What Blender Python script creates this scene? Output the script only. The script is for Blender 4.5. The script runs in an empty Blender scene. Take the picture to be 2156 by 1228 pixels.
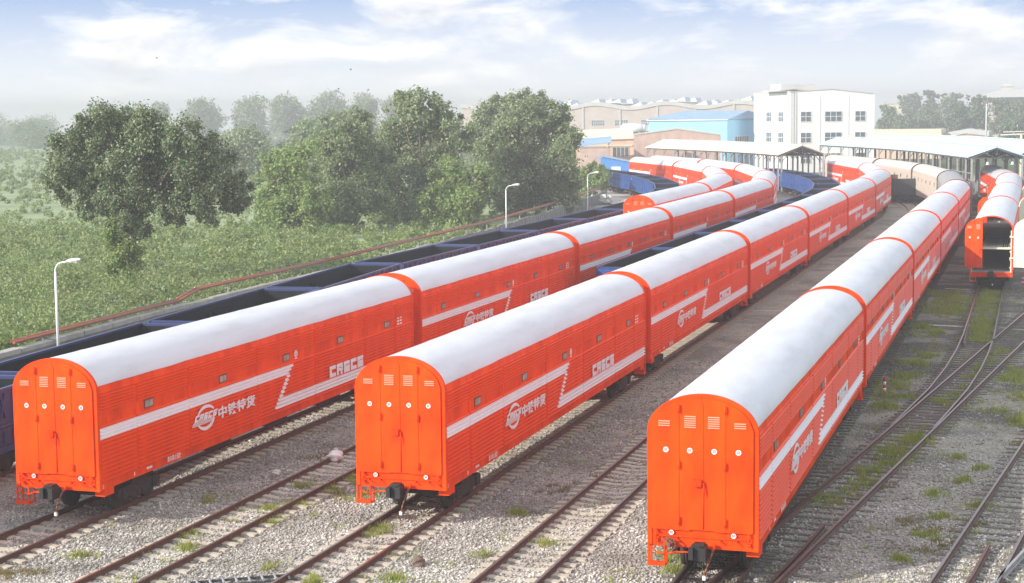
import bpy, bmesh, math, random
import numpy as np
from mathutils import Vector, Matrix
random.seed(7); RNG = np.random.default_rng(7)
SC = bpy.context.scene
COL = SC.collection
PI = math.pi

# ------------------------------------------------------------------ materials
def mat(name, base, rough=.6, metal=0., var=.12, vscale=3., bump=0., bscale=40., spec=.5, base2=None, thr=None, coat=0., stretch=None, coords='Object'):
    m = bpy.data.materials.new(name); m.use_nodes = True
    nt = m.node_tree; N = nt.nodes; Lk = nt.links
    b = N['Principled BSDF']
    b.inputs['Roughness'].default_value = rough; b.inputs['Metallic'].default_value = metal
    b.inputs['Specular IOR Level'].default_value = spec
    if coat: b.inputs['Coat Weight'].default_value = coat; b.inputs['Coat Roughness'].default_value = .15
    tc = N.new('ShaderNodeTexCoord'); src = tc.outputs[coords]
    if stretch:
        mp = N.new('ShaderNodeMapping'); mp.inputs['Scale'].default_value = stretch
        Lk.new(src, mp.inputs['Vector']); src = mp.outputs['Vector']
    nz = N.new('ShaderNodeTexNoise'); nz.inputs['Scale'].default_value = vscale; nz.inputs['Detail'].default_value = 6; nz.inputs['Roughness'].default_value = .65
    Lk.new(src, nz.inputs['Vector'])
    cr = N.new('ShaderNodeValToRGB')
    d = [max(0, c * (1 - var)) for c in base]; l = [min(1, c * (1 + var)) for c in base]
    if base2: d = list(base2)
    lo, hi = thr if thr else (.3, .7)
    cr.color_ramp.elements[0].position = lo; cr.color_ramp.elements[0].color = (*d, 1)
    cr.color_ramp.elements[1].position = hi; cr.color_ramp.elements[1].color = (*l, 1)
    Lk.new(nz.outputs['Fac'], cr.inputs['Fac']); Lk.new(cr.outputs['Color'], b.inputs['Base Color'])
    if bump:
        n2 = N.new('ShaderNodeTexNoise'); n2.inputs['Scale'].default_value = bscale; n2.inputs['Detail'].default_value = 5
        Lk.new(src, n2.inputs['Vector'])
        bp = N.new('ShaderNodeBump'); bp.inputs['Strength'].default_value = bump; bp.inputs['Distance'].default_value = .03
        Lk.new(n2.outputs['Fac'], bp.inputs['Height']); Lk.new(bp.outputs['Normal'], b.inputs['Normal'])
    return m

def leafmat(name, cols, trans=.35, rough=.55):
    m = bpy.data.materials.new(name); m.use_nodes = True
    nt = m.node_tree; N = nt.nodes; Lk = nt.links
    b = N['Principled BSDF']; b.inputs['Roughness'].default_value = rough; b.inputs['Specular IOR Level'].default_value = .35
    g = N.new('ShaderNodeNewGeometry')
    cr = N.new('ShaderNodeValToRGB')
    while len(cr.color_ramp.elements) < len(cols): cr.color_ramp.elements.new(.5)
    for i, c in enumerate(cols):
        e = cr.color_ramp.elements[i]; e.position = i / (len(cols) - 1); e.color = (*c, 1)
    Lk.new(g.outputs['Random Per Island'], cr.inputs['Fac'])
    Lk.new(cr.outputs['Color'], b.inputs['Base Color'])
    t = N.new('ShaderNodeBsdfTranslucent'); Lk.new(cr.outputs['Color'], t.inputs['Color'])
    mx = N.new('ShaderNodeMixShader'); mx.inputs['Fac'].default_value = trans
    Lk.new(b.outputs['BSDF'], mx.inputs[1]); Lk.new(t.outputs['BSDF'], mx.inputs[2])
    Lk.new(mx.outputs['Shader'], N['Material Output'].inputs['Surface'])
    return m

M = {}
M['orange'] = mat('orange_paint', (.90, .074, .0005), .5, var=.05, vscale=1.4, bump=.06, bscale=5, spec=.09, base2=(.70, .043, .0003), thr=(.36, .62), stretch=(1, 1, .4))
M['orange_dark'] = mat('orange_paint_worn', (.72, .05, .004), .55, var=.18, vscale=4, spec=.2)
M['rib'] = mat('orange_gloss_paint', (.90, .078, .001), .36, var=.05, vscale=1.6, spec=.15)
M['silver'] = mat('white_roof_paint', (.62, .625, .64), .34, var=.04, vscale=1.6, base2=(.54, .535, .54), thr=(.30, .58), stretch=(1, .22, 1), bump=.06, bscale=3)
M['white'] = mat('white_paint', (.87, .86, .87), .45, var=.04)
M['glass'] = mat('window_glass', (.36, .35, .31), .2, var=.35, vscale=5, spec=.8)
M['winframe'] = mat('window_rubber', (.16, .045, .02), .5)
M['black'] = mat('black_steel', (.018, .017, .017), .55, var=.3, vscale=8)
M['bogie'] = mat('bogie_grime', (.035, .024, .02), .75, var=.4, vscale=9)
M['rubber'] = mat('black_rubber', (.012, .012, .012), .6)
M['rail'] = mat('rusty_rail', (.115, .052, .036), .6, var=.3, vscale=6, spec=.4)
M['railtop'] = mat('worn_rail_head', (.20, .15, .13), .35, metal=.6, var=.25, vscale=4)
M['concrete_tie'] = mat('concrete_sleeper', (.47, .42, .33), .85, var=.2, vscale=3, bump=.3, bscale=30)
M['wood_tie'] = mat('timber_sleeper', (.16, .14, .115), .85, var=.4, vscale=4, bump=.5, bscale=25, stretch=(1, 6, 1))
M['gondola'] = mat('blue_paint', (.022, .028, .115), .5, var=.25, vscale=2.5, base2=(.06, .045, .09), thr=(.30, .58))
M['gondola_bright'] = mat('bright_blue_paint', (.015, .07, .25), .45, var=.15, vscale=2.5)
M['gondola_rim'] = mat('blue_rim_paint', (.028, .05, .15), .4, var=.15, vscale=2)
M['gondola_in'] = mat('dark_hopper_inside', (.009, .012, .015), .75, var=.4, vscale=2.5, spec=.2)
M['soot'] = mat('sooty_steel', (.03, .036, .038), .6, var=.3, vscale=2)
M['rustin'] = mat('rusty_plate', (.22, .085, .05), .7, var=.3, vscale=2)
M['beige'] = mat('beige_wagon_paint', (.56, .49, .42), .5, var=.1, vscale=1.5)
M['beige_roof'] = mat('beige_wagon_roof', (.60, .52, .45), .5, var=.1, vscale=1.5)
M['greyroof'] = mat('grey_wagon_roof', (.30, .29, .28), .5, var=.1, vscale=1.5)
M['cream'] = mat('cream_paint', (.74, .68, .50), .5, var=.06)
M['inner'] = mat('grey_inner_lining', (.62, .63, .60), .55, var=.1)
M['deck'] = mat('grey_deck_plate', (.62, .63, .62), .5, var=.2, vscale=2)
M['galv'] = mat('lamp_white_paint', (.78, .80, .80), .4, var=.05)
M['lampglass'] = mat('lamp_glass', (.75, .77, .75), .25, var=.03)
M['wall'] = mat('weathered_concrete', (.37, .35, .31), .9, var=.25, vscale=1.2, bump=.4, bscale=14)
M['slab'] = mat('grey_concrete_slab', (.25, .24, .22), .9, var=.25, vscale=1.2, bump=.3, bscale=12)
M['pipe'] = mat('red_oxide_pipe', (.30, .10, .06), .6, var=.15, vscale=2)
M['steelgrey'] = mat('grey_steel', (.28, .28, .28), .5, var=.12)
M['steeldark'] = mat('dark_steel', (.075, .078, .082), .6, var=.2)
M['creamroof'] = mat('cream_roof_sheet', (.76, .66, .49), .55, var=.05, vscale=.4)
M['blueroof'] = mat('pale_blue_roof_sheet', (.50, .74, .87), .45, var=.05, vscale=.3)
M['whitewall'] = mat('white_render', (.82, .81, .78), .8, var=.03, vscale=.4)
M['winglass'] = mat('building_glass', (.10, .13, .15), .15, var=.4, vscale=1.0, spec=.7)
M['winwhite'] = mat('white_window_frame', (.75, .75, .74), .5, var=.03)
M['bluewall'] = mat('sky_blue_cladding', (.27, .58, .80), .55, var=.05, vscale=.5)
M['bluedark'] = mat('blue_steel_roof', (.24, .38, .54), .5, var=.1, vscale=.5)
M['hutblue'] = mat('hut_blue_paint', (.05, .22, .55), .6, var=.1, vscale=1)
M['brick'] = mat('pink_brick', (.52, .37, .31), .85, var=.15, vscale=.8, bump=.1)
M['brickpale'] = mat('pale_orange_brick', (.64, .46, .34), .85, var=.12, vscale=.8)
M['creamtrim'] = mat('cream_trim', (.66, .58, .44), .8, var=.06, vscale=.6)
M['beigewall'] = mat('beige_factory_wall', (.50, .42, .37), .85, var=.1, vscale=.3)
M['greytrim'] = mat('grey_concrete_trim', (.50, .49, .46), .8, var=.08, vscale=.4)
M['skylight'] = mat('skylight_glazing', (.30, .45, .60), .2, var=.1, vscale=.3)
M['whitesheet'] = mat('white_skylight_roof', (.72, .73, .74), .5, var=.05, vscale=.3)
M['pinkwall'] = mat('pink_hall_wall', (.62, .46, .42), .8, var=.08, vscale=.3)
M['bark'] = mat('tree_bark', (.13, .095, .07), .9, var=.3, vscale=4, bump=.5, bscale=12)
M['plastic'] = mat('white_plastic', (.82, .80, .78), .4, var=.06, vscale=6)
M['stone'] = mat('brown_stone', (.16, .11, .085), .9, var=.4, vscale=5)
M['palestone'] = mat('pale_stone', (.62, .60, .55), .9, var=.2, vscale=5)
M['redpaint'] = mat('red_marker_paint', (.62, .05, .025), .5, var=.1)
M['roadm'] = mat('road_concrete', (.50, .45, .39), .9, var=.12, vscale=.5)
M['strip'] = mat('pale_concrete_strip', (.52, .47, .39), .9, var=.3, vscale=1.5)
M['bird'] = mat('bird_dark', (.03, .03, .035), .8)
M['brass'] = mat('greased_brake_gear', (.22, .075, .04), .6, var=.4, vscale=8)
M['leaf_dark'] = leafmat('leaf_dark', [(0.063, 0.112, 0.053), (0.119, 0.175, 0.077), (0.182, 0.238, 0.105), (0.42, 0.434, 0.28)], .28)
M['leaf_mid'] = leafmat('leaf_mid', [(0.101, 0.157, 0.067), (0.185, 0.252, 0.106), (0.28, 0.347, 0.157), (0.493, 0.515, 0.314)], .45)
M['leaf_light'] = leafmat('leaf_light', [(0.132, 0.209, 0.055), (0.198, 0.286, 0.083), (0.275, 0.363, 0.11), (0.418, 0.462, 0.198)], .4)
M['leaf_field'] = leafmat('leaf_field', [(.15, .21, .065), (.23, .30, .10), (.31, .375, .14), (.45, .48, .24)], .45)
M['grass'] = leafmat('grass_blades', [(.20, .27, .04), (.30, .37, .06), (.39, .43, .09), (.46, .41, .17)], .5)
M['drygrass'] = leafmat('dry_grass', [(.22, .17, .06), (.30, .22, .09), (.19, .20, .05)], .3)
M['gravelstone'] = leafmat('gravel_stones', [(.20, .185, .16), (.36, .335, .295), (.46, .43, .38), (.56, .53, .475), (.72, .70, .65)], 0.0, .85)

def dirty(m):
    nt = m.node_tree; N = nt.nodes; Lk = nt.links; b = N['Principled BSDF']; src = b.inputs['Base Color'].links[0].from_socket
    tc = N.new('ShaderNodeTexCoord'); nz = N.new('ShaderNodeTexNoise'); nz.inputs['Scale'].default_value = .42; nz.inputs['Detail'].default_value = 7; nz.inputs['Roughness'].default_value = .68
    Lk.new(tc.outputs['Object'], nz.inputs['Vector']); cr = N.new('ShaderNodeValToRGB'); cr.color_ramp.elements[0].position = .42; cr.color_ramp.elements[0].color = (0, 0, 0, 1); cr.color_ramp.elements[1].position = .68; cr.color_ramp.elements[1].color = (.85, .85, .85, 1)
    Lk.new(nz.outputs['Fac'], cr.inputs['Fac']); mx = N.new('ShaderNodeMix'); mx.data_type = 'RGBA'; mx.inputs['B'].default_value = (.135, .115, .09, 1)
    Lk.new(cr.outputs['Color'], mx.inputs['Factor']); Lk.new(src, mx.inputs['A']); Lk.new(mx.outputs['Result'], b.inputs['Base Color'])
dirty(M['gravelstone'])
def ground_mat():
    m = bpy.data.materials.new('yard_gravel'); m.use_nodes = True
    nt = m.node_tree; N = nt.nodes; Lk = nt.links; b = N['Principled BSDF']
    b.inputs['Roughness'].default_value = .92; b.inputs['Specular IOR Level'].default_value = .25
    tc = N.new('ShaderNodeTexCoord'); V = tc.outputs['Object']
    def noise(s, det=5, r=.6, vec=None):
        n = N.new('ShaderNodeTexNoise'); n.inputs['Scale'].default_value = s; n.inputs['Detail'].default_value = det; n.inputs['Roughness'].default_value = r
        Lk.new(vec or V, n.inputs['Vector']); return n.outputs['Fac']
    def ramp(f, stops):
        c = N.new('ShaderNodeValToRGB')
        while len(c.color_ramp.elements) < len(stops): c.color_ramp.elements.new(.5)
        for e, (p, col) in zip(c.color_ramp.elements, stops): e.position = p; e.color = (*col, 1) if len(col) == 3 else col
        Lk.new(f, c.inputs['Fac']); return c.outputs['Color']
    def math_(op, a, bb, clamp=False):
        n = N.new('ShaderNodeMath'); n.operation = op; n.use_clamp = clamp
        for i, x in enumerate((a, bb)):
            if isinstance(x, (int, float)): n.inputs[i].default_value = x
            else: Lk.new(x, n.inputs[i])
        return n.outputs[0]
    def mix(f, a, bb):
        n = N.new('ShaderNodeMix'); n.data_type = 'RGBA'
        if isinstance(f, float): n.inputs['Factor'].default_value = f
        else: Lk.new(f, n.inputs['Factor'])
        Lk.new(a, n.inputs['A']); Lk.new(bb, n.inputs['B']); return n.outputs['Result']
    # individual stones
    vo = N.new('ShaderNodeTexVoronoi'); vo.inputs['Scale'].default_value = 19; Lk.new(V, vo.inputs['Vector'])
    sp = N.new('ShaderNodeSeparateColor'); Lk.new(vo.outputs['Color'], sp.inputs['Color'])
    light = ramp(sp.outputs['Red'], [(0, (.20, .185, .16)), (.3, (.36, .335, .295)), (.75, (.48, .45, .40)), (1, (.62, .59, .54))])
    dark = ramp(sp.outputs['Green'], [(0, (.05, .049, .04)), (.6, (.12, .117, .096)), (.93, (.18, .165, .14)), (1, (.48, .45, .41))])
    browny = ramp(sp.outputs['Green'], [(0, (.25, .24, .195)), (.6, (.43, .415, .34)), (1, (.62, .60, .50))])
    sx = N.new('ShaderNodeSeparateXYZ'); Lk.new(V, sx.inputs[0])
    X, Y = sx.outputs['X'], sx.outputs['Y']
    # darker right of the right-hand row, farther up, and in noise patches; lighter nearest
    fx = math_('MULTIPLY', math_('ADD', X, 8.5), .45, True)                   # 0 left of x=-8.5 .. 1 right
    fy = math_('MULTIPLY', math_('SUBTRACT', Y, 52), .035, True)
    far_dark = math_('MULTIPLY', fx, fy, True)
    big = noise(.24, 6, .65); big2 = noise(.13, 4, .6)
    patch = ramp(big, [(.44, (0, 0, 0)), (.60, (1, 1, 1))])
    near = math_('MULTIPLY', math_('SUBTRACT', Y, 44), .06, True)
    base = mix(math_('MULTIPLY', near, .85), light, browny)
    blotch = math_('MULTIPLY', patch, math_('ADD', math_('MULTIPLY', near, .25), .28), True)  # noise patches darken the gravel, more strongly farther up the yard
    df = math_('ADD', math_('MULTIPLY', far_dark, math_('ADD', math_('MULTIPLY', patch, .40), .50)), blotch, True)
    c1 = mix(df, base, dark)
    tan = ramp(noise(.8, 5), [(.56, (0, 0, 0)), (.68, (1, 1, 1))])
    tcol = N.new('ShaderNodeRGB'); tcol.outputs[0].default_value = (.23, .17, .10, 1)
    c2 = mix(math_('MULTIPLY', tan, .5), c1, tcol.outputs[0])
    gcol = N.new('ShaderNodeRGB'); gcol.outputs[0].default_value = (.085, .12, .045, 1)
    far = math_('MULTIPLY', math_('SUBTRACT', Y, 290), .03, True)
    c3 = mix(far, c2, gcol.outputs[0])
    Lk.new(c3, b.inputs['Base Color'])
    bp = N.new('ShaderNodeBump'); bp.inputs['Strength'].default_value = .9; bp.inputs['Distance'].default_value = .05; bp.invert = True
    Lk.new(vo.outputs['Distance'], bp.inputs['Height']); Lk.new(bp.outputs['Normal'], b.inputs['Normal'])
    return m
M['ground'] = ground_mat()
M['field'] = mat('field_green', (.28, .33, .17), .9, var=.2, vscale=.12, base2=(.15, .20, .09), bump=.6, bscale=3)

# ------------------------------------------------------------------ mesh builder
class MB:
    def __init__(s): s.v = []; s.f = []; s.m = []; s.sm = []
    def add(s, vs, fs, mi=0, smooth=False):
        o = len(s.v); s.v += [tuple(p) for p in vs]
        for f in fs: s.f.append(tuple(o + i for i in f)); s.m.append(mi); s.sm.append(smooth)
        return s
    def box(s, x0, x1, y0, y1, z0, z1, mi=0, rot=None, piv=None):
        vs = [Vector((x, y, z)) for z in (z0, z1) for y in (y0, y1) for x in (x0, x1)]
        if rot is not None:
            p = Vector(piv) if piv else Vector(((x0 + x1) / 2, (y0 + y1) / 2, (z0 + z1) / 2))
            vs = [rot @ (q - p) + p for q in vs]
        return s.add(vs, [(0, 2, 3, 1), (4, 5, 7, 6), (0, 1, 5, 4), (2, 6, 7, 3), (0, 4, 6, 2), (1, 3, 7, 5)], mi)
    def prism(s, poly, y0, y1, mi=0, axis='y'):
        n = len(poly)
        if axis == 'y': a = [(x, y0, z) for x, z in poly]; b = [(x, y1, z) for x, z in poly]
        elif axis == 'x': a = [(y0, p, q) for p, q in poly]; b = [(y1, p, q) for p, q in poly]
        else: a = [(p, q, y0) for p, q in poly]; b = [(p, q, y1) for p, q in poly]
        return s.add(a + b, [tuple(range(n - 1, -1, -1)), tuple(range(n, 2 * n))] + [(i, (i + 1) % n, n + (i + 1) % n, n + i) for i in range(n)], mi)
    def cyl(s, p0, p1, r, n=10, mi=0, r1=None, smooth=True):
        p0 = Vector(p0); p1 = Vector(p1); d = (p1 - p0).normalized()
        u = d.orthogonal().normalized(); w = d.cross(u); r1 = r if r1 is None else r1
        a = [p0 + r * (math.cos(t) * u + math.sin(t) * w) for t in [2 * PI * i / n for i in range(n)]]
        b = [p1 + r1 * (math.cos(t) * u + math.sin(t) * w) for t in [2 * PI * i / n for i in range(n)]]
        s.add(a + b, [(i, (i + 1) % n, n + (i + 1) % n, n + i) for i in range(n)], mi, smooth)
        o = len(s.v) - 2 * n
        s.f += [tuple(o + i for i in range(n - 1, -1, -1)), tuple(o + n + i for i in range(n))]; s.m += [mi, mi]; s.sm += [False, False]
        return s
    def tube(s, pts, r, n=8, mi=0):
        for a, b in zip(pts[:-1], pts[1:]): s.cyl(a, b, r, n, mi)
        return s
    def sweep(s, prof, pts, mi=0, mis=None, closed=True):
        """prof: (offset to the right, height); pts: (x, y, z) path"""
        n = len(prof); rings = []
        for i, p in enumerate(pts):
            q0 = Vector(pts[max(0, i - 1)]); q1 = Vector(pts[min(len(pts) - 1, i + 1)])
            d = (q1 - q0); d.z = 0; d.normalize(); r = Vector((d.y, -d.x, 0))
            rings.append([Vector(p) + r * a + Vector((0, 0, h)) for a, h in prof])
        o = len(s.v)
        for rg in rings: s.v += [tuple(q) for q in rg]
        for i in range(len(pts) - 1):
            for j in range(n if closed else n - 1):
                k = (j + 1) % n
                s.f.append((o + i * n + j, o + i * n + k, o + (i + 1) * n + k, o + (i + 1) * n + j)); s.m.append(mis[j] if mis else mi); s.sm.append(False)
        if closed:
            s.f.append(tuple(o + j for j in range(n - 1, -1, -1))); s.m.append(mi); s.sm.append(False)
            e = o + (len(pts) - 1) * n
            s.f.append(tuple(e + j for j in range(n))); s.m.append(mi); s.sm.append(False)
        return s
    def mesh(s, name, mats, fix=True):
        me = bpy.data.meshes.new(name); me.from_pydata(s.v, [], s.f)
        for m in mats: me.materials.append(m)
        me.polygons.foreach_set('material_index', s.m); me.polygons.foreach_set('use_smooth', s.sm)
        if fix:
            bm = bmesh.new(); bm.from_mesh(me); bmesh.ops.recalc_face_normals(bm, faces=bm.faces); bm.to_mesh(me); bm.free()
        me.update(); return me

def link(name, me, parent=None, loc=(0, 0, 0), rz=0.):
    o = bpy.data.objects.new(name, me); COL.objects.link(o); o.location = loc; o.rotation_euler = (0, 0, rz)
    if parent: o.parent = parent
    return o
def obj(name, mb, mats, parent=None, loc=(0, 0, 0), rz=0., fix=True):
    if not isinstance(mats, (list, tuple)): mats = [mats]
    return link(name, mb.mesh(name, mats, fix), parent, loc, rz)
def tag(o, label=None, cat=None, group=None, kind=None):
    if label: o['label'] = label
    if cat: o['category'] = cat
    if group: o['group'] = group
    if kind: o['kind'] = kind
    return o
def thing(name, label, cat, loc=(0, 0, 0), rz=0., group=None):
    return tag(link(name, None, None, loc, rz), label, cat, group)
def copy_tree(o, parent=None, keep=None):
    c = o.copy(); COL.objects.link(c); c.parent = parent
    for ch in list(o.children):
        if keep is None or ch.name.split('.')[0] in keep: copy_tree(ch, c, keep)
    return c

# ------------------------------------------------------------------ tracks
def tpath(s, x0, sl, ys, R):
    if s <= ys: return (x0 + sl * s, s)
    h0 = math.atan(sl); a = (s - ys) / R - h0
    cx = x0 + sl * ys - R * math.cos(h0); cy = ys + R * math.sin(h0)
    return (cx + R * math.cos(a), cy + R * math.sin(a))
SLP = .003
TR = {'G': (-36.1 - .18, SLP, 150, 200), 'E': (-31.2 - .18, SLP, 156, 203), 'A': (-26.16 - .18, SLP, 156, 210), 'A2': (-21.5 - .18, SLP, 172, 208),
      'B': (-16.75 - .18, SLP, 184, 200), 'B2': (-12.05 - .18, SLP, 176, 230), 'C': (-7.34 - .18, SLP, 164, 250), 'D': (-2.75, SLP, 178, 262)}
def tp(k, s):
    x, y = tpath(s, *TR[k])
    return (x + (max(0, 90 - s) * .085 if k == 'G' else 0), y)      # the line by the wall draws in towards the others at this end

RAILP = [(-.065, -.15), (.065, -.15), (.065, -.135), (.012, -.115), (.012, -.045), (.036, -.032), (.036, 0), (-.036, 0), (-.036, -.032), (-.012, -.045), (-.012, -.115), (-.065, -.135)]
RAILM = [0] * 12; RAILM[6] = 1
def offset_path(pts, d):
    o = []
    for i, p in enumerate(pts):
        a = Vector(pts[max(0, i - 1)]); b = Vector(pts[min(len(pts) - 1, i + 1)]); t = (b - a).normalized()
        o.append((p[0] + t.y * d, p[1] - t.x * d))
    return o
def tie_mesh(kind):
    mb = MB()
    if kind == 'concrete':
        prof = [(-1.2, -.14), (-.9, -.125), (-.62, -.13), (-.3, -.172), (0, -.183), (.3, -.172), (.62, -.13), (.9, -.125), (1.2, -.14)]
        poly = prof + [(1.2, -.32), (-1.2, -.32)]
        mb.prism(poly, -.12, .12)
    else: mb.box(-1.22, 1.22, -.08, .08, -.32, -.163)
    return mb
TIE = {'concrete': tie_mesh('concrete').mesh('sleeper', [M['concrete_tie']]), 'wood': tie_mesh('wood').mesh('sleeper', [M['wood_tie']])}
def sleepers(root, kind, pts, spacing, visible):
    """pts: polyline; visible: (y0,y1) ranges whose sleepers are parts of their own"""
    d = 0; rest = MB(); cnt = 0
    seg = [(Vector(a), Vector(b)) for a, b in zip(pts[:-1], pts[1:])]
    for a, b in seg:
        L = (b - a).length; u = (b - a) / L
        while d < L:
            p = a + u * d
            jx, jr = random.uniform(-.05, .05), random.uniform(-.025, .025)
            rz = math.atan2(-u.x, u.y) + jr
            if cnt < 98 and any(y0 <= p.y <= y1 for y0, y1 in visible):
                link('sleeper', TIE[kind], root, (p.x + jx, p.y + random.uniform(-.04, .04), random.uniform(-.02, .004)), rz); cnt += 1
            else:
                c, s_ = math.cos(rz), math.sin(rz)
                o = len(rest.v)
                tm = TIE[kind]
                rest.v += [(p.x + v.co.x * c - v.co.y * s_, p.y + v.co.x * s_ + v.co.y * c, v.co.z) for v in tm.vertices]
                for f in tm.polygons: rest.f.append(tuple(o + i for i in f.vertices)); rest.m.append(0); rest.sm.append(False)
            d += spacing
        d -= L
    if rest.v:
        o = obj('sleepers', rest, M['concrete_tie'] if kind == 'concrete' else M['wood_tie'], root, fix=False); o['kind'] = 'stuff'
def track(pts, kind, label, visible, spacing=.56, ties=True, gauge=.7525):
    root = thing('railway_track', label, 'railway track', group='yard tracks')
    for d in (-gauge, gauge):
        obj('rail', MB().sweep(RAILP, [(x, y, 0) for x, y in offset_path(pts, d)], 0, RAILM), [M['rail'], M['railtop']], root)
    if ties: sleepers(root, kind, pts, spacing, visible)
    return root
def tpts(k, s0, s1, step=3.): 
    n = max(2, int((s1 - s0) / step)); return [tp(k, s0 + (s1 - s0) * i / n) for i in range(n + 1)]
track(tpts('G', 30, 270), 'concrete', 'track under the long line of dark blue open wagons by the wall', [(0, 0)])
track(tpts('E', 120, 270), 'concrete', 'track under the short curving orange row beside the blue open wagons', [(0, 0)])
track(tpts('A', 28, 275), 'concrete', 'track under the left-hand orange row, its rails running out bottom left', [(33, 75)])
track(tpts('A2', 26, 270), 'concrete', 'empty concrete-sleeper track with a white bag on it, right of the left-hand orange row', [(33, 62)])
track(tpts('B', 28, 260), 'concrete', 'track under the middle orange row, its rails running out at bottom centre', [(34, 66)])
track(tpts('B2', 28, 290), 'concrete', 'empty concrete-sleeper track between the middle and right-hand orange rows', [(36, 66), (150, 215)])
track(tpts('C', 28, 280), 'wood', 'track under the right-hand orange row', [(35, 60)])
# diverging main on the right, running 7 degrees to the right
def mainpt(y): return (-6.62 + (y - 39.0) * .1195, y) if y < 95 else (.07 + (y - 95) * .125, y)
MAIN = [mainpt(y) for y in range(30, 126, 3)]
mt = track(MAIN, 'wood', 'timber-sleeper track leaving the right-hand row and climbing to the right edge', [(38, 92)], .68)
dp = [(-3.98, 61.5), (-3.62, 65.2), (-3.12, 70.5), (-2.76, 76.5), (-2.56, 82), (-2.46, 88), (-2.45, 95)]
DTRK = dp + [tp('D', s) for s in range(102, 300, 4)]
dt = track(DTRK, 'wood', 'weedy track leading to the open-ended orange wagon', [(84, 114)], .68)
FR = [(-1.02 + (y - 52) * .111 + .82, y) for y in range(30, 75, 3)]
ft = track(FR, 'wood', 'rusty track crossing the bottom right corner', [(38, 62)], .68)
# check rails and a point blade
mb = MB()
mb.sweep(RAILP, [(-6.05 + .19, 40.2, 0), (-5.72 + .19, 43.5, 0), (-5.42 + .12, 46.2, 0)])
obj('check_rail', mb, M['rail'], mt)
mb = MB(); mb.sweep(RAILP, [(-1.55, 39.5, 0), (-1.22, 41.9, 0), (-.86 - .05, 45.0, 0)])
obj('check_rail', mb, M['rail'], ft)
mb = MB(); mb.sweep(RAILP, [(-.95, 40.2, 0), (-.28, 43.4, 0), (.45, 47.0, 0)])
obj('point_blade', mb, M['steelgrey'], ft)
mb = MB(); mb.sweep(RAILP, [(-3.05, 84.5, 0), (-3.10, 88.5, 0), (-3.06, 92.5, 0)])
obj('check_rail', mb, M['rail'], dt)

# ------------------------------------------------------------------ covered car-carrying wagon
HW = 1.31; ZB = .90; ZS = 3.72; BODY = 25.14; PITCH = 26.07
SEAM = [.10, 2.15, 5.34, 10.14, 14.93, 19.70, 22.98, 25.04]
RIBS = [3.60, 3.51, 3.42, 3.33, 3.24, 3.15, 2.72] + [2.60, 2.50, 2.40] + [round(2.275 - .121 * i, 3) for i in range(10)]
def arch(a, b, z0, t0=0., t1=PI, n=28):
    return [(a * math.cos(t0 + (t1 - t0) * i / n), z0 + b * math.sin(t0 + (t1 - t0) * i / n)) for i in range(n + 1)]
def section(hw, b, zb=ZB): return [(hw, zb)] + arch(hw, b, ZS) + [(-hw, zb)]
def stripe_iv(z):
    """white livery stripe: intervals of s along the wagon at height z"""
    iv = []
    if 2.34 <= z <= 2.66: iv.append((.12, 12.57 + (z - 2.34) / .32 * .59 if z < 2.66 else 13.16))
    elif 1.61 < z < 2.34: iv.append((11.51 + (z - 1.30) / 1.04 * 1.06, 12.11 + (z - 1.61) / 1.05 * 1.05))
    elif 1.29 <= z <= 1.61: iv.append((11.51 + (z - 1.30) / 1.04 * 1.06, 25.02))
    return iv
def cut(iv, cuts):
    out = [iv]
    for a, b in cuts:
        nw = []
        for p, q in out:
            if b <= p or a >= q: nw.append((p, q)); continue
            if a > p: nw.append((p, a))
            if b < q: nw.append((b, q))
        out = nw
    return [(p, q) for p, q in out if q - p > .04]
def rib(mb, z, s0, s1, hw=HW, d=.058, w=.028, mi=0):
    mb.prism([(hw - .004, z - w), (hw + d, z - w * .75), (hw + d, z - w * .1), (hw - .004, z + w)], s0, s1, mi); return mb
def side_ribs(stripe=True):
    og, wh = MB(), MB()
    for z in RIBS:
        iv = stripe_iv(z) if stripe else []
        for a, b in zip(SEAM[:-1], SEAM[1:]):
            g0, g1 = a + .05, b - .05
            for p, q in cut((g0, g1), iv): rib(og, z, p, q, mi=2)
            for p, q in iv:
                p2, q2 = max(p, g0), min(q, g1)
                if q2 - p2 > .03: rib(wh, z, p2, q2)
    for a in SEAM[1:-1]:
        for z0, z1 in ((3.12, 2.76),): og.box(HW - .002, HW + .014, a - .02, a + .02, z1, z0)
    rib(og, 3.68, .12, 25.02, d=.04, w=.022)
    return og, wh
def mirror(mb):      # the other side: half a turn about the wagon's middle
    o = MB(); o.v = [(-x, BODY - y, z) for x, y, z in mb.v]; o.f = list(mb.f); o.m = list(mb.m); o.sm = list(mb.sm); return o
def plate(mb, s0, s1, z0, z1, x=HW + .048, t=.014, sk=0.):
    mb.add([(x, s0, z0), (x, s1, z0), (x, s1 + sk, z1), (x, s0 + sk, z1), (x + t, s0, z0), (x + t, s1, z0), (x + t, s1 + sk, z1), (x + t, s0 + sk, z1)],
           [(0, 3, 2, 1), (4, 5, 6, 7), (0, 1, 5, 4), (1, 2, 6, 5), (2, 3, 7, 6), (3, 0, 4, 7)])
GLY = {'C': [(0, 1, 0, 1), ], }
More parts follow.
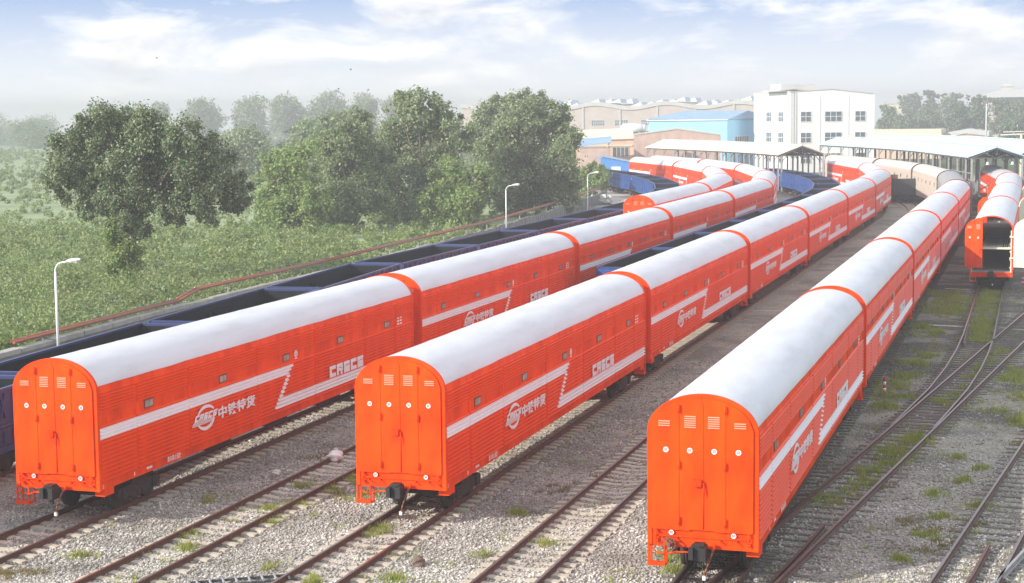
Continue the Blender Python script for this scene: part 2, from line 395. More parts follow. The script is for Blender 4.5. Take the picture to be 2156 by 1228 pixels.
def letters(mb, word, s, z, w, h, gap, t, sk=0.):
    """block letters from bars; w,h the letter box, t the stroke"""
    for ch in word:
        def bar(a, b, c, d):
            k = sk * c / h
            plate(mb, s + a + k, s + b + k, z + c, z + d, sk=sk * (d - c) / h)
        ty = t * .8
        if ch == 'C': bar(0, t, 0, h); bar(t, w, 0, ty); bar(t, w, h - ty, h)
        elif ch == 'R':
            bar(0, t, 0, h); bar(t, w, h - ty, h); bar(w - t, w, h * .5, h - ty); bar(t, w, h * .5 - ty * .5, h * .5 + ty * .3); bar(w * .62, w * .62 + t, 0, h * .5 - ty * .5)
        elif ch == 'S':
            bar(0, w, h - ty, h); bar(0, t, h * .5, h - ty); bar(0, w, h * .5 - ty * .5, h * .5 + ty * .3); bar(w - t, w, ty, h * .5 - ty * .5); bar(0, w, 0, ty)
        s += w + gap
def text_mb(txt, s0, s1, z0, z1, x, bold=.0, t=.012):
    c = bpy.data.curves.new('lettering', 'FONT'); c.body = txt; c.size = 1; c.offset = bold; c.resolution_u = 3
    o = bpy.data.objects.new('lettering', c); COL.objects.link(o)
    me = bpy.data.meshes.new_from_object(o.evaluated_get(bpy.context.evaluated_depsgraph_get()))
    bpy.data.objects.remove(o); bpy.data.curves.remove(c)
    P = np.array([v.co[:2] for v in me.vertices]); mn, mx = P.min(0), P.max(0)
    mb = MB(); Q = (P - mn) / (mx - mn)
    vs = [(x, s0 + (s1 - s0) * a, z0 + (z1 - z0) * b) for a, b in Q]
    mb.add(vs, [tuple(p.vertices) for p in me.polygons])
    n = len(vs)                                              # side faces so the letters have thickness
    ec = {}
    for p in me.polygons:
        vv = list(p.vertices)
        for a, b in zip(vv, vv[1:] + vv[:1]): ec[(min(a, b), max(a, b))] = ec.get((min(a, b), max(a, b)), 0) + 1
    back = [(x - t, y, z) for _, y, z in vs]
    mb.v += back
    for (a, b), k in ec.items():
        if k == 1: mb.f.append((a, b, b + n, a + n)); mb.m.append(0); mb.sm.append(False)
    bpy.data.meshes.remove(me); return mb
def crescent(mb, cy, cz, ry, rz, t0, t1, w0, w1, n=18, x=HW + .046, th=.016):
    pts = []
    for i in range(n + 1):
        f = i / n; t = t0 + (t1 - t0) * f; w = w0 * math.sin(PI * (.08 + .86 * f)) + w1
        pts.append((t, w))
    for (ta, wa), (tb, wb) in zip(pts[:-1], pts[1:]):
        q = [(cy + (ry - wa) * math.cos(ta), cz + (rz - wa * .6) * math.sin(ta)), (cy + ry * math.cos(ta), cz + rz * math.sin(ta)),
             (cy + ry * math.cos(tb), cz + rz * math.sin(tb)), (cy + (ry - wb) * math.cos(tb), cz + (rz - wb * .6) * math.sin(tb))]
        mb.prism(q, x, x + th, 0, 'x')

def merge(*mbs):
    o = MB()
    for m in mbs: o.add(m.v, m.f); o.m[-len(m.m):] = m.m; o.sm[-len(m.sm):] = m.sm
    return o
def bogie_parts():
    b = MB()
    for s in (-1, 1):
        b.prism([(-1.25, .50), (-1.15, .62), (-.5, .62), (-.38, .78), (.38, .78), (.5, .62), (1.15, .62), (1.25, .50), (1.15, .34), (.7, .38), (.45, .24), (-.45, .24), (-.7, .38), (-1.15, .34)], s * .98 - .07, s * .98 + .07, 0, 'x')
        for y in (-.875, .875): b.box(s * .98 - .11, s * .98 + .11, y - .15, y + .15, .30, .56)
        for y in (-.15, .15): b.cyl((s * .98, y, .26), (s * .98, y, .52), .085, 8)
    b.box(-.98, .98, -.2, .2, .5, .80)
    w = MB()
    for s in (-1, 1):
        w.cyl((s * .70, 0, .42), (s * .83, 0, .42), .42, 22); w.cyl((s * .66, 0, .42), (s * .70, 0, .42), .45, 22)
        w.cyl((s * .83, 0, .42), (s * 1.10, 0, .42), .09, 8)
    w.cyl((-.7, 0, .42), (.7, 0, .42), .08, 8)
    return b.mesh('bogie', [M['bogie']]), w.mesh('wheelset', [M['bogie']])
BOG, WHE = bogie_parts()
def add_bogies(root, ys):
    for y in ys:
        b = link('bogie', BOG, root, (0, y, 0))
        for d in (-.875, .875): link('wheelset', WHE, b, (0, d, 0))
def coupler_mb():
    c = MB()
    c.box(-.07, .07, -.25, .35, .78, .98)
    c.box(-.19, .17, -.46, -.20, .72, 1.08); c.box(-.23, -.12, -.58, -.40, .76, 1.04); c.box(.05, .19, -.60, -.42, .74, 1.06)
    c.box(-.13, .13, -.50, -.22, 1.08, 1.13); c.box(-.05, .04, -.36, -.28, .55, .74)
    return c
def hose_mb():
    h = MB(); pts = [(.30, -.10, .98), (.29, -.24, .90), (.24, -.32, .72), (.17, -.33, .52), (.12, -.30, .36), (.10, -.29, .28)]
    h.tube(pts, .026, 7); h.cyl((.32, -.04, 1.02), (.28, -.2, .93), .045, 8, 1); h.box(.06, .14, -.34, -.26, .22, .32, 2)
    return h
def round_mark(x, z, y=-.05, r=.066):
    """white disc with a dark emblem of two legs under a bar"""
    w = MB(); n = 18
    w.cyl((x, y, z), (x, y - .008, z), r, n, 0, smooth=False)
    k = r
    for a, b, c, d in ((-.55, .55, .40, .58), (-.55, -.38, -.55, .40), (.38, .55, -.55, .40)):
        w.box(x + a * k, x + b * k, y - .014, y - .008, z + c * k, z + d * k, 1)
    for sg in (-1, 1):
        w.box(x - .07 * k, x + .07 * k, y - .014, y - .0085, z - .5 * k, z + .32 * k, 1, Matrix.Rotation(sg * .6, 3, 'Y'))
    return w
AI, BI = 1.235, .835      # inner arch of the end hoop
def door_poly(x0, x1, zb=1.36):
    n = 14; xs = [x0 + (x1 - x0) * i / n for i in range(n + 1)]
    top = [(x, ZS + BI * math.sqrt(max(0, 1 - (x / AI) ** 2))) if abs(x) < AI - .001 else (x, ZS) for x in xs]
    return [(x0, zb)] + top + [(x1, zb)]
def add_doors(root, inner=None):
    """a pair of end doors (local frame: the end face at y=0 looking to -y)"""
    out = []
    for sgn in (-1, 1):
        x0, x1 = (-1.228, -.004) if sgn < 0 else (.004, 1.228)
        d = MB(); d.prism(door_poly(x0, x1), -.045, .03)
        d.box(sgn * .56 - .008, sgn * .56 + .008, -.058, -.044, 1.40, ZS + .55)          # panel seam strip
        if sgn > 0: d.box(-.012, .030, -.060, -.044, 1.38, 4.44)
        o = obj('end_door', d, [M['orange']], root); out.append(o)
        for z in (4.30, 2.94, 1.58):
            h = MB(); h.box(sgn * .56 - .035, sgn * .56 + .035, -.10, -.046, z - .085, z + .085); h.cyl((sgn * .56, -.10, z - .1), (sgn * .56, -.10, z + .1), .022, 8)
            obj('hinge', h, M['orange'], o)
        for xa, zb_, zt in ((.285, 3.83, 4.14), (.915, 3.85, 4.01)):
            v = MB(); n = int(round((zt - zb_) / .052)); xx = sgn * xa
            for i in range(n):
                z = zb_ + (zt - zb_) * (i + .5) / n
                v.prism([(-.046, z - .012), (-.075, z - .012), (-.046, z + .011)], xx - .14, xx + .14, 0, 'x')
            obj('louvre_vent', v, M['louvre'], o)
        for xa in (.295, .875): obj('round_marking', round_mark(sgn * xa, 3.29), [M['white'], M['orange_dark']], o)
    return out
M['louvre'] = mat('louvre_paint', (.88, .30, .19), .4, var=.05)
def end_gear(root, wheel=False):
    e = MB()
    e.box(-1.31, 1.31, .03, .24, ZB, 1.34)
    e.box(-1.20, 1.20, -.02, .03, 1.16, 1.20); e.box(-1.2, -.3, -.045, .03, 1.335, 1.36); e.box(.3, 1.2, -.045, .03, 1.335, 1.36)
    for x in (-.95, -.6, .45, .85): e.cyl((x, .03, 1.12), (x, -.12, 1.10), .018, 6)
    for x in (-1.12, 1.12):
        e.cyl((x, -.06, 1.02), (x, -.06, 1.34), .02, 6); e.box(x - .05, x + .05, -.09, .03, 1.05, 1.09); e.box(x - .05, x + .05, -.09, .03, 1.28, 1.31)
    b = obj('end_beam', e, M['orange'], root)
    for x in (-.75, .76): obj('round_marking', round_mark(x, 1.265, -.028, .062), [M['white'], M['orange_dark']], b)
    obj('coupler', coupler_mb(), M['black'], root)
    obj('brake_hose', hose_mb(), [M['brass'], M['orange'], M['palestone']], root)
    s = MB()
    for x in (-1.30, -.92): s.box(x - .022, x + .022, -.06, -.015, .47, .96); s.box(x - .022, x + .022, .20, .245, .47, .96)
    s.box(-1.33, -.89, -.10, .26, .44, .475); s.box(-1.33, -.89, -.10, -.07, .475, .53)
    obj('corner_step', s, M['orange'], root)
    u = MB(); u.tube([(-1.22, -.06, .88), (-1.1, -.16, .80), (-.85, -.20, .76), (-.6, -.20, .84), (-.2, -.24, .86)], .02, 7)
    obj('uncoupling_lever', u, M['orange'], root)
    if wheel:
        w = MB(); w.cyl((-.78, .03, 1.02), (-.78, -.20, 1.02), .10, 12); w.cyl((-.78, -.20, 1.02), (-.78, -.25, 1.02), .05, 10)
        for i in range(16):
            a, b2 = 2 * PI * i / 16, 2 * PI * (i + 1) / 16
            w.cyl((-.78 + .17 * math.cos(a), -.22, 1.02 + .17 * math.sin(a)), (-.78 + .17 * math.cos(b2), -.22, 1.02 + .17 * math.sin(b2)), .016, 6)
        for i in range(4):
            a = PI * i / 2 + .4; w.cyl((-.78, -.22, 1.02), (-.78 + .17 * math.cos(a), -.22, 1.02 + .17 * math.sin(a)), .012, 6)
        obj('hand_brake', w, M['brass'], root)
def half_turn(o):                                              # put a part built for the front at the rear
    o.location = (0, BODY, 0); o.rotation_euler = (0, 0, PI)

OG, WH = side_ribs()
EMB = MB()
crescent(EMB, 6.42, 1.91, .62, .40, .55, 2.75, .15, .02); crescent(EMB, 6.38, 1.91, .60, .40, 3.60, 6.05, .17, .02)
letters(EMB, 'CRSCS', 5.62, 1.86, .24, .20, .06, .075, .12)
for i in range(4): plate(EMB, 5.54 - .02 * i, 6.95 - .04 * i, 1.83 - .033 * i, 1.848 - .033 * i)
CJK = text_mb('中铁特货', 7.24, 9.90, 1.70, 2.09, HW + .062, .022, .018)
BIG = MB(); letters(BIG, 'CRSCS', 16.2, 1.67, .56, .42, .11, .17)
SMALL = merge(text_mb('重车禁止溜放', 3.94, 4.78, .955, 1.125, HW + .010, .012, .008), text_mb('2', .22, .27, .95, 1.05, HW + .010, .0, .008))
for i in range(3):
    plate(SMALL, 23.33, 23.53, 3.03 - .12 * i, 3.09 - .12 * i, HW + .002, .008); plate(SMALL, 23.63, 23.83, 3.03 - .12 * i, 3.09 - .12 * i, HW + .002, .008)
plate(SMALL, 1.95, 2.0, .96, 1.07, HW + .002, .008)
for i in range(4): plate(SMALL, 2.69 + .085 * i, 2.75 + .085 * i, .995, 1.065, HW + .002, .008)
RAILEMB = MB(); n = 20
for i in range(n):
    a, b = -.9 + 4.94 * i / n, -.9 + 4.94 * (i + 1) / n
    RAILEMB.prism([(13.36 + .13 * math.cos(a), 2.98 + .13 * math.sin(a)), (13.36 + .13 * math.cos(b), 2.98 + .13 * math.sin(b)), (13.36 + .085 * math.cos(b), 2.98 + .085 * math.sin(b)), (13.36 + .085 * math.cos(a), 2.98 + .085 * math.sin(a))], HW + .004, HW + .012, 0, 'x')
plate(RAILEMB, 13.335, 13.385, 2.84, 3.02, HW + .003, .008); plate(RAILEMB, 13.26, 13.46, 2.80, 2.835, HW + .003, .008); plate(RAILEMB, 13.29, 13.43, 3.0, 3.03, HW + .003, .008)
STR = merge(WH)
for z0, z1 in ((2.34, 2.66), (1.61, 2.34), (1.29, 1.61)):
    a, b = stripe_iv(z0 + 1e-6)[0], stripe_iv(z1 - 1e-6)[0]
    x = HW + .002; STR.add([(x, a[0], z0), (x, a[1], z0), (x, b[1], z1), (x, b[0], z1)], [(0, 1, 2, 3)])
    x2 = HW + .004; STR.add([(x2, a[0], z0), (x2, a[1], z0), (x2, b[1], z1), (x2, b[0], z1)], [(0, 1, 2, 3)])
def window_mb(s):
    w = MB(); w.box(HW - .01, HW + .018, s - .27, s + .27, 2.82, 3.08, 1)
    w.box(HW + .0, HW + .022, s - .225, s + .225, 2.855, 3.045, 0); w.box(HW, HW + .026, s + .02, s + .035, 2.855, 3.045, 1)
    return w
WINS = (2.93, 7.71, 12.53, 17.36, 22.14)
def covered_wagon(label, wheel=False):
    t = thing('covered_wagon', label, 'railway wagon', group='orange covered wagons')
    b = MB(); b.prism(section(HW, .90), .10, BODY - .10)
    for y0, y1 in ((0, .125), (BODY - .125, BODY)):            # end hoops
        o_, i_ = section(1.345, .93), section(AI, BI)
        for k in range(len(o_) - 1): b.add([(o_[k][0], y0, o_[k][1]), (o_[k + 1][0], y0, o_[k + 1][1]), (i_[k + 1][0], y0, i_[k + 1][1]), (i_[k][0], y0, i_[k][1]), (o_[k][0], y1, o_[k][1]), (o_[k + 1][0], y1, o_[k + 1][1]), (i_[k + 1][0], y1, i_[k + 1][1]), (i_[k][0], y1, i_[k][1])],
            [(0, 1, 2, 3), (4, 7, 6, 5), (0, 4, 5, 1), (3, 2, 6, 7)])
    b.box(HW - .02, HW + .008, .13, BODY - .13, .90, 1.10); b.box(-HW - .008, -HW + .02, .13, BODY - .13, .90, 1.10)
    for s in (8.2, 12.6, 17.0):
        b.box(-.9, .9, s - .8, s + .8, .62, .92, 1)
    for s in (.55, 24.6): b.box(HW - .3, HW + .01, s - .25, s + .25, .70, .90)
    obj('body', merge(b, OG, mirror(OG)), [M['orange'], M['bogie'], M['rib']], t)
    r = MB(); a0 = math.radians(9.5)
    o_ = arch(HW + .012, .912, ZS, a0, PI - a0, 36); ys = [.128 + i * (BODY - .256) / 24 for i in range(25)]
    for j, y in enumerate(ys):
        for k, (x, z) in enumerate(o_):
            w = random.uniform(-.012, .012) if k in (0, 36) else 0
            r.v.append((x, y, z + w))
    nk = len(o_)
    for j in range(24):
        for k in range(nk - 1): r.f.append((j * nk + k, j * nk + k + 1, (j + 1) * nk + k + 1, (j + 1) * nk + k)); r.m.append(0); r.sm.append(True)
    for j in range(1, 12):
        q0, q1 = arch(HW + .012, .912, ZS, a0, PI - a0, 24), arch(HW + .0165, .9165, ZS, a0, PI - a0, 24); y = .128 + j * (BODY - .256) / 12
        for k in range(24): r.add([(q1[k][0], y - .03, q1[k][1]), (q1[k + 1][0], y - .03, q1[k + 1][1]), (q1[k + 1][0], y + .03, q1[k + 1][1]), (q1[k][0], y + .03, q1[k][1]), (q0[k][0], y - .055, q0[k][1]), (q0[k + 1][0], y - .055, q0[k + 1][1]), (q0[k + 1][0], y + .055, q0[k + 1][1]), (q0[k][0], y + .055, q0[k][1])], [(0, 1, 2, 3), (4, 5, 1, 0), (3, 2, 6, 7)])
    obj('roof', r, M['silver'], t)
    for f in (lambda m: m, mirror):
        obj('side_stripe', f(STR), M['white'], t); obj('emblem', f(EMB), M['white'], t); obj('lettering', f(CJK), M['white'], t)
        obj('block_lettering', f(BIG), M['white'], t); obj('small_lettering', f(SMALL), M['white'], t); obj('rail_emblem', f(RAILEMB), M['white'], t)
        for s in WINS: obj('window', f(window_mb(s)), [M['glass'], M['winframe']], t)
    add_doors(t)
    lk = MB(); lk.box(-.20, .0, -.15, -.046, 2.44, 2.60); lk.box(-.02, .06, -.11, -.046, 2.49, 2.53); obj('lock_box', lk, M['orange'], t)
    lv = MB(); lv.cyl((.05, -.10, 2.50), (.07, -.12, 2.22), .018, 7); lv.cyl((.03, -.06, 1.40), (.03, -.06, 2.48), .014, 6); obj('lock_lever', lv, M['orange'], t)
    end_gear(t, wheel)
    before = set(t.children)
    add_doors(t); end_gear(t)
    for o in set(t.children) - before: half_turn(o)
    add_bogies(t, (2.7, BODY - 2.7))
    return t
def put(o, k, s, body=BODY, gap=PITCH - BODY):
    x0, y0 = tp(k, s); x1, y1 = tp(k, s + body)
    o.location = (x0, y0, 0); o.rotation_euler = (0, 0, math.atan2(-(x1 - x0), y1 - y0))
ORD = ['first', 'second', 'third', 'fourth', 'fifth', 'sixth', 'seventh', 'eighth', 'ninth', 'tenth', 'eleventh', 'twelfth', 'thirteenth', 'fourteenth', 'fifteenth', 'sixteenth', 'seventeenth']
LITE = {'body', 'roof', 'side_stripe', 'emblem', 'lettering', 'block_lettering', 'window', 'bogie', 'wheelset', 'coupler', 'end_door', 'end_beam', 'rail_emblem'}
base = covered_wagon('near end wagon of the left-hand orange row, its orange doors at bottom left')
full = base
rows = {'A': (41.15, 9, 'left-hand orange row', 2), 'B': (43.67, 8, 'middle orange row', 2), 'C': (39.25, 5, 'right-hand orange row', 3), 'E': (136.2, 5, 'short orange row beside the blue open wagons', 0)}
for k, (s0, n, nm, nf) in rows.items():
    for i in range(n):
        if k == 'A' and i == 0: o = full
        else: o = copy_tree(base, None, None if i <= nf else LITE)
        if i == 0 and k == 'B': o['label'] = 'near end wagon of the middle orange row, its closed doors facing the viewer'
        elif i == 0 and k == 'C': o['label'] = 'nearest orange wagon of all, right-hand row, brake wheel on its end'
        elif i == 0 and k == 'E': o['label'] = 'orange end door and white roof of the short row starting behind the left-hand row'
        elif i: o['label'] = f'{ORD[i]} orange wagon from the front of the {nm}' 
        put(o, k, s0 + i * PITCH)
        if k == 'C' and i == 0:
            w = MB(); w.cyl((-.78, .03, 1.02), (-.78, -.20, 1.02), .10, 12); w.cyl((-.78, -.20, 1.02), (-.78, -.25, 1.02), .05, 10)
            for q in range(16):
                a, b2 = 2 * PI * q / 16, 2 * PI * (q + 1) / 16
                w.cyl((-.78 + .17 * math.cos(a), -.22, 1.02 + .17 * math.sin(a)), (-.78 + .17 * math.cos(b2), -.22, 1.02 + .17 * math.sin(b2)), .016, 6)
            for q in range(4):
                a = PI * q / 2 + .4; w.cyl((-.78, -.22, 1.02), (-.78 + .17 * math.cos(a), -.22, 1.02 + .17 * math.sin(a)), .012, 6)
            obj('hand_brake', w, M['brass'], o)

# beige covered wagons at the far end of the right-hand row
def beige_wagon(label, grey=False):
    t = thing('covered_wagon', label, 'railway wagon', group='beige covered wagons behind the right-hand row')
    b = MB(); b.prism(section(HW, .90), 0, BODY)
    for s in (-1, 1):
        for i in range(64):
            y = .25 + i * (BODY - .5) / 63; b.box(s * HW - .03, s * HW + .03, y - .06, y + .06, 1.0, 3.55)
    obj('body', b, M['greyroof'] if grey else M['beige'], t)
    r = MB(); o_ = arch(HW + .012, .912, ZS, .12, PI - .12, 30); nk = len(o_)
    for y in (.05, BODY - .05): r.v += [(x, y, z) for x, z in o_]
    for k in range(nk - 1): r.f.append((k, k + 1, nk + k + 1, nk + k)); r.m.append(0); r.sm.append(True)
    obj('roof', r, M['greyroof'] if grey else M['beige_roof'], t)
    h = MB()
    for y0, y1 in ((-.02, .12), (BODY - .12, BODY + .02)):
        o2, i2 = section(1.36, .95), section(1.29, .87)
        for k in range(len(o2) - 1): h.add([(o2[k][0], y0, o2[k][1]), (o2[k + 1][0], y0, o2[k + 1][1]), (i2[k + 1][0], y0, i2[k + 1][1]), (i2[k][0], y0, i2[k][1]), (o2[k][0], y1, o2[k][1]), (o2[k + 1][0], y1, o2[k + 1][1]), (i2[k + 1][0], y1, i2[k + 1][1]), (i2[k][0], y1, i2[k][1])], [(0, 1, 2, 3), (4, 7, 6, 5), (0, 4, 5, 1), (3, 2, 6, 7)])
    obj('end_hoop', h, M['bogie'], t)
    for s in (-1, 1):
        for y in (2.5, 6.5, 10.5, 14.5, 18.5, 22.5):
            w = MB(); w.box(s * (HW + .005) - .035, s * (HW + .005) + .035, y - .18, y + .18, 2.75, 3.15); obj('window', w, M['black'], t)
    add_bogies(t, (2.7, BODY - 2.7)); obj('coupler', coupler_mb(), M['black'], t)
    return t
bw = beige_wagon('dark grey covered wagon coupled behind the last orange wagon of the right-hand row', True); put(bw, 'C', 39.25 + 5 * PITCH)
b0 = beige_wagon('beige covered wagon with small dark windows, next behind the grey one'); put(b0, 'C', 39.25 + 6 * PITCH)
for i, l in ((7, 'middle beige covered wagon on the curve left of the pale blue canopy'), (8, 'beige covered wagon farthest round the curve behind the cream canopy')):
    o = copy_tree(b0); o['label'] = l; put(o, 'C', 39.25 + i * PITCH)

# open-ended wagons at the right
def open_wagon(label):
    t = thing('car_carrier_wagon', label, 'railway wagon', group='orange wagons standing with open ends')
    b = MB(); o_, i_ = section(HW, .90), section(HW - .07, .84, .90)
    for k in range(len(o_) - 1):
        b.add([(o_[k][0], 0, o_[k][1]), (o_[k + 1][0], 0, o_[k + 1][1]), (i_[k + 1][0], 0, i_[k + 1][1]), (i_[k][0], 0, i_[k][1]), (o_[k][0], BODY, o_[k][1]), (o_[k + 1][0], BODY, o_[k + 1][1]), (i_[k + 1][0], BODY, i_[k + 1][1]), (i_[k][0], BODY, i_[k][1])],
              [(0, 1, 2, 3), (4, 7, 6, 5), (0, 4, 5, 1)])
        b.add([(i_[k][0], 0, i_[k][1]), (i_[k + 1][0], 0, i_[k + 1][1]), (i_[k + 1][0], BODY, i_[k + 1][1]), (i_[k][0], BODY, i_[k][1])], [(0, 1, 2, 3)], 1)
    b.box(-1.31, 1.31, -.02, .25, .72, 1.02); b.box(-1.31, 1.31, BODY - .25, BODY + .02, .72, 1.02)
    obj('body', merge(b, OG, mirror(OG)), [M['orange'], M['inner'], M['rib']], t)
    r = MB(); q = arch(HW + .012, .912, ZS, .166, PI - .166, 32); nk = len(q)
    for y in (-.02, BODY + .02): r.v += [(x, y, z) for x, z in q]
    for k in range(nk - 1): r.f.append((k, k + 1, nk + k + 1, nk + k)); r.m.append(0); r.sm.append(True)
    obj('roof', r, M['silver'], t)
    f = MB(); f.box(-1.23, 1.23, .26, BODY - .26, .94, 1.02); obj('floor', f, M['deck'], t)
    u = MB(); u.box(-1.235, 1.235, .02, BODY - .02, 2.52, 2.60, 0); u.box(-1.23, 1.23, -.03, .02, 2.50, 2.62, 1)
    for x in (-.95, -.82, -.69, .69, .82, .95): u.box(x - .025, x + .025, .6, 9, 2.60, 2.606, 2)
    for y in (2.2, 4.4, 8.0): u.box(-.32, .32, y - .14, y + .14, 2.60, 2.606, 2)
    obj('upper_deck', u, [M['deck'], M['cream'], M['black']], t)
    p = MB()
    for x in (-1.2, 1.2):
        p.box(x - .035, x + .035, .03, .12, 1.02, 2.5); p.box(x - .035, x + .035, .03, .12, 2.62, 3.7)
    for i in range(5): p.box(1.10, 1.22, .05, .2, 1.3 + i * .5, 1.36 + i * .5)
    obj('inner_posts', p, M['cream'], t)
    for f_ in (lambda m: m, mirror):
        obj('side_stripe', f_(STR), M['white'], t)
    obj('coupler', coupler_mb(), M['black'], t); obj('brake_hose', hose_mb(), [M['rubber'], M['orange'], M['palestone']], t)
    s = MB()
    for x in (-1.30, -.95): s.box(x - .022, x + .022, -.06, -.015, .47, .96)
    s.box(-1.33, -.92, -.10, .2, .44, .475); obj('corner_step', s, M['orange'], t)
    add_bogies(t, (2.7, BODY - 2.7))
    return t
def open_doors(t, full_=True):
    # left leaf, hinged forward of the left edge, orange outside seen; right leaf swung right back, cream inside seen
    d = MB(); d.prism(door_poly(-1.228, -.004, 1.38), -.045, .03)
    d.box(-.568, -.552, -.058, -.044, 1.42, 4.25)
    o = obj('end_door', d, M['orange'], t); o['label'] = 'open orange door leaf'
    for xa, zb_, zt in ((.285, 3.83, 4.14), (.915, 3.85, 4.01)):
        v = MB()
        for i in range(6):
            z = zb_ + (zt - zb_) * (i + .5) / 6; v.prism([(-.046, z - .014), (-.075, z - .014), (-.046, z + .012)], -xa - .14, -xa + .14, 0, 'x')
        obj('louvre_vent', v, M['louvre'], o)
    for xa in (.295, .875): obj('round_marking', round_mark(-xa, 3.29), [M['white'], M['orange_dark']], o)
    for z in (4.30, 2.94): 
        h = MB(); h.box(-.6, -.53, -.1, -.046, z - .08, z + .08); obj('hinge', h, M['orange_dark'], o)
    lk = MB(); lk.box(-.22, -.06, -.12, -.046, 2.42, 2.6); obj('lock_box', lk, M['orange'], o)
    o.rotation_euler = (0, 0, -.50); o.location = (-.52, -.98, 0)
    d = MB(); d.prism(door_poly(.004, 1.228, 1.38), -.03, .045)
    for x in (.32, .62, .92): d.box(x - .012, x + .012, -.045, -.029, 1.42, 4.0)
    for z in (1.75, 2.1, 2.45, 2.8, 3.3): d.box(.04, 1.19, -.05, -.029, z - .02, z + .02)
    # hinge line at x=1.228: swing about it so that the inside faces the viewer
    for i, (x, y, z) in enumerate(d.v): d.v[i] = (-(x - 1.228), -y, z)
    for i, (x, y, z) in enumerate(d.v): d.v[i] = (x, y * 1.0, z)
    o2 = obj('end_door', d, M['cream'], t); o2['label'] = 'open door leaf showing its cream inside'
    o2.rotation_euler = (0, 0, -.30); o2.location = (1.36, -.08, 0)
    for z in (1.95, 3.3):
        h = MB(); h.box(-.25, .15, -.05, .05, z - .04, z + .04); oh = obj('hinge', h, M['cream'], o2); oh.location = (0, -.02, 0)
ow = open_wagon('orange wagon with its open end facing the viewer, two grey decks inside'); ow.location = (0, 0, 0)
c1 = copy_tree(ow); c2 = copy_tree(ow)
open_doors(ow)
put(ow, 'D', 111.3)
for i, (c, l) in enumerate(((c1, 'white-roofed open wagon next behind the one with the open end'), (c2, 'white-roofed open wagon standing at the mouth of the pale blue canopy'))):
    c['label'] = l; put(c, 'D', 111.3 + PITCH * (i + 1) + .5)
    d = MB(); d.prism(door_poly(-1.228, -.004, 1.38), -.045, .03); o = obj('end_door', d, M['orange'], c); o['label'] = 'orange door leaf swung outwards'
    o.rotation_euler = (0, 0, -.95); o.location = (-1.0, -.95, 0)
    d = MB()
    d.prism(door_poly(.004, 1.228, 1.38), -.03, .045); o = obj('end_door', d, M['cream'], c); o['label'] = 'cream inside of an open door leaf'
    for v in o.data.vertices: v.co.x = -(v.co.x - 1.228)
    o.rotation_euler = (0, 0, .9); o.location = (1.36, -.02, 0)
o = copy_tree(base, None, LITE); o['label'] = 'orange wagon inside the pale blue canopy, mostly hidden'; put(o, 'D', 111.3 + 3 * PITCH + 1)

# ------------------------------------------------------------------ open wagons (gondolas)
GL, GP = 13.25, 14.02
def gondola(label, out='gondola', rim='gondola_rim', inn='gondola_in', group='blue open wagons by the wall'):
    t = thing('open_wagon', label, 'railway wagon', group=group)
    W, zb, zt = 1.46, .98, 2.92
    b = MB()
    for s in (-1, 1):
        b.box(s * W - .03, s * W + .03, 0, GL, zb, zt - .06, 0); b.box(s * (W - .034) - .004, s * (W - .034) + .003, .07, GL - .04, 1.2, zt - .07, 1)
        for i in range(9):
            y = .25 + i * (GL - .5) / 8
            b.prism([(s * (W + .03), y - .10), (s * (W + .15), y - .06), (s * (W + .15), y + .06), (s * (W + .03), y + .10)], zb, zt - .08, 0, 'z')
            if i < 8:
                ym = y + (GL - .5) / 16
                for sg in (-1, 1): b.box(s * (W + .06) - .03, s * (W + .06) + .03, ym - .035, ym + .035, zt - .95, zt - .14, 0, Matrix.Rotation(sg * .38, 3, 'X'))
        b.box(s * (W + .06) - .04, s * (W + .06) + .04, 0, GL, 1.70, 1.80, 0); b.box(s * (W + .05) - .05, s * (W + .05) + .05, 0, GL, zb - .08, zb + .12, 0)
    for y in (.03, GL - .03):
        b.box(-W, W, y - .03, y + .03, zb, zt - .06, 0); e = -1 if y < 1 else 1
        b.box(-W + .04, W - .04, y - e * .034 - .003, y - e * .034 + .003, 1.2, zt - .10, 1)
        for z in (1.4, 2.1): b.box(-W, W, y + e * .03, y + e * .12, z, z + .14, 0)
    obj('body', b, [M[out], M[inn]], t)
    r = MB()
    for s in (-1, 1): r.box(s * (W + .02) - .055, s * (W + .02) + .055, -.05, GL + .05, zt - .06, zt + .02)
    for y0 in (-.05, GL - .09): r.box(-W + .08, W - .08, y0 + .02, y0 + .11, zt - .06, zt + .01)
    obj('top_rim', r, M[rim], t)
    f = MB(); f.box(-W + .04, W - .04, .07, GL - .07, 1.1, 1.2); obj('floor', f, M[inn], t)
    for s in (-1, 1):
        for y in (GL / 2 - .32, GL / 2 + .32):
            l = MB(); x = s * (W - .09); l.box(x - .05, x + .05, y - .2, y + .2, 2.42, 2.52); l.box(x - .05, x + .05, y - .2, y - .1, 2.22, 2.42); l.box(x - .06, x + .06, y - .02, y + .14, 2.12, 2.22, 1)
            obj('inner_latch', l, [M[inn], M['steelgrey']], t)
    for s in (-1, 1):
        for y in (2.4, GL - 2.4):
            d = MB(); x = s * (W + .05); d.box(x - .03, x + .03, y - .55, y + .55, 1.12, 1.66); d.box(x - .05 + s * .03, x + .05 + s * .03, y - .3, y - .24, 1.2, 1.6); d.box(x - .05 + s * .03, x + .05 + s * .03, y + .24, y + .3, 1.2, 1.6)
            obj('side_door', d, M[out], t)
    mk = MB()
    for y in (.55, .85): mk.box(W + .03, W + .045, y - .1, y + .1, 2.35, 2.55); mk.box(-W - .045, -W - .03, GL - y - .1, GL - y + .1, 2.35, 2.55)
    obj('side_marking', mk, M['white'], t)
    obj('coupler', coupler_mb(), M['black'], t)
    add_bogies(t, (2.1, GL - 2.1))
    return t
g0 = gondola('blue open wagon cut by the left edge, behind the nearest orange doors'); put(g0, 'G', 34.75, GL)
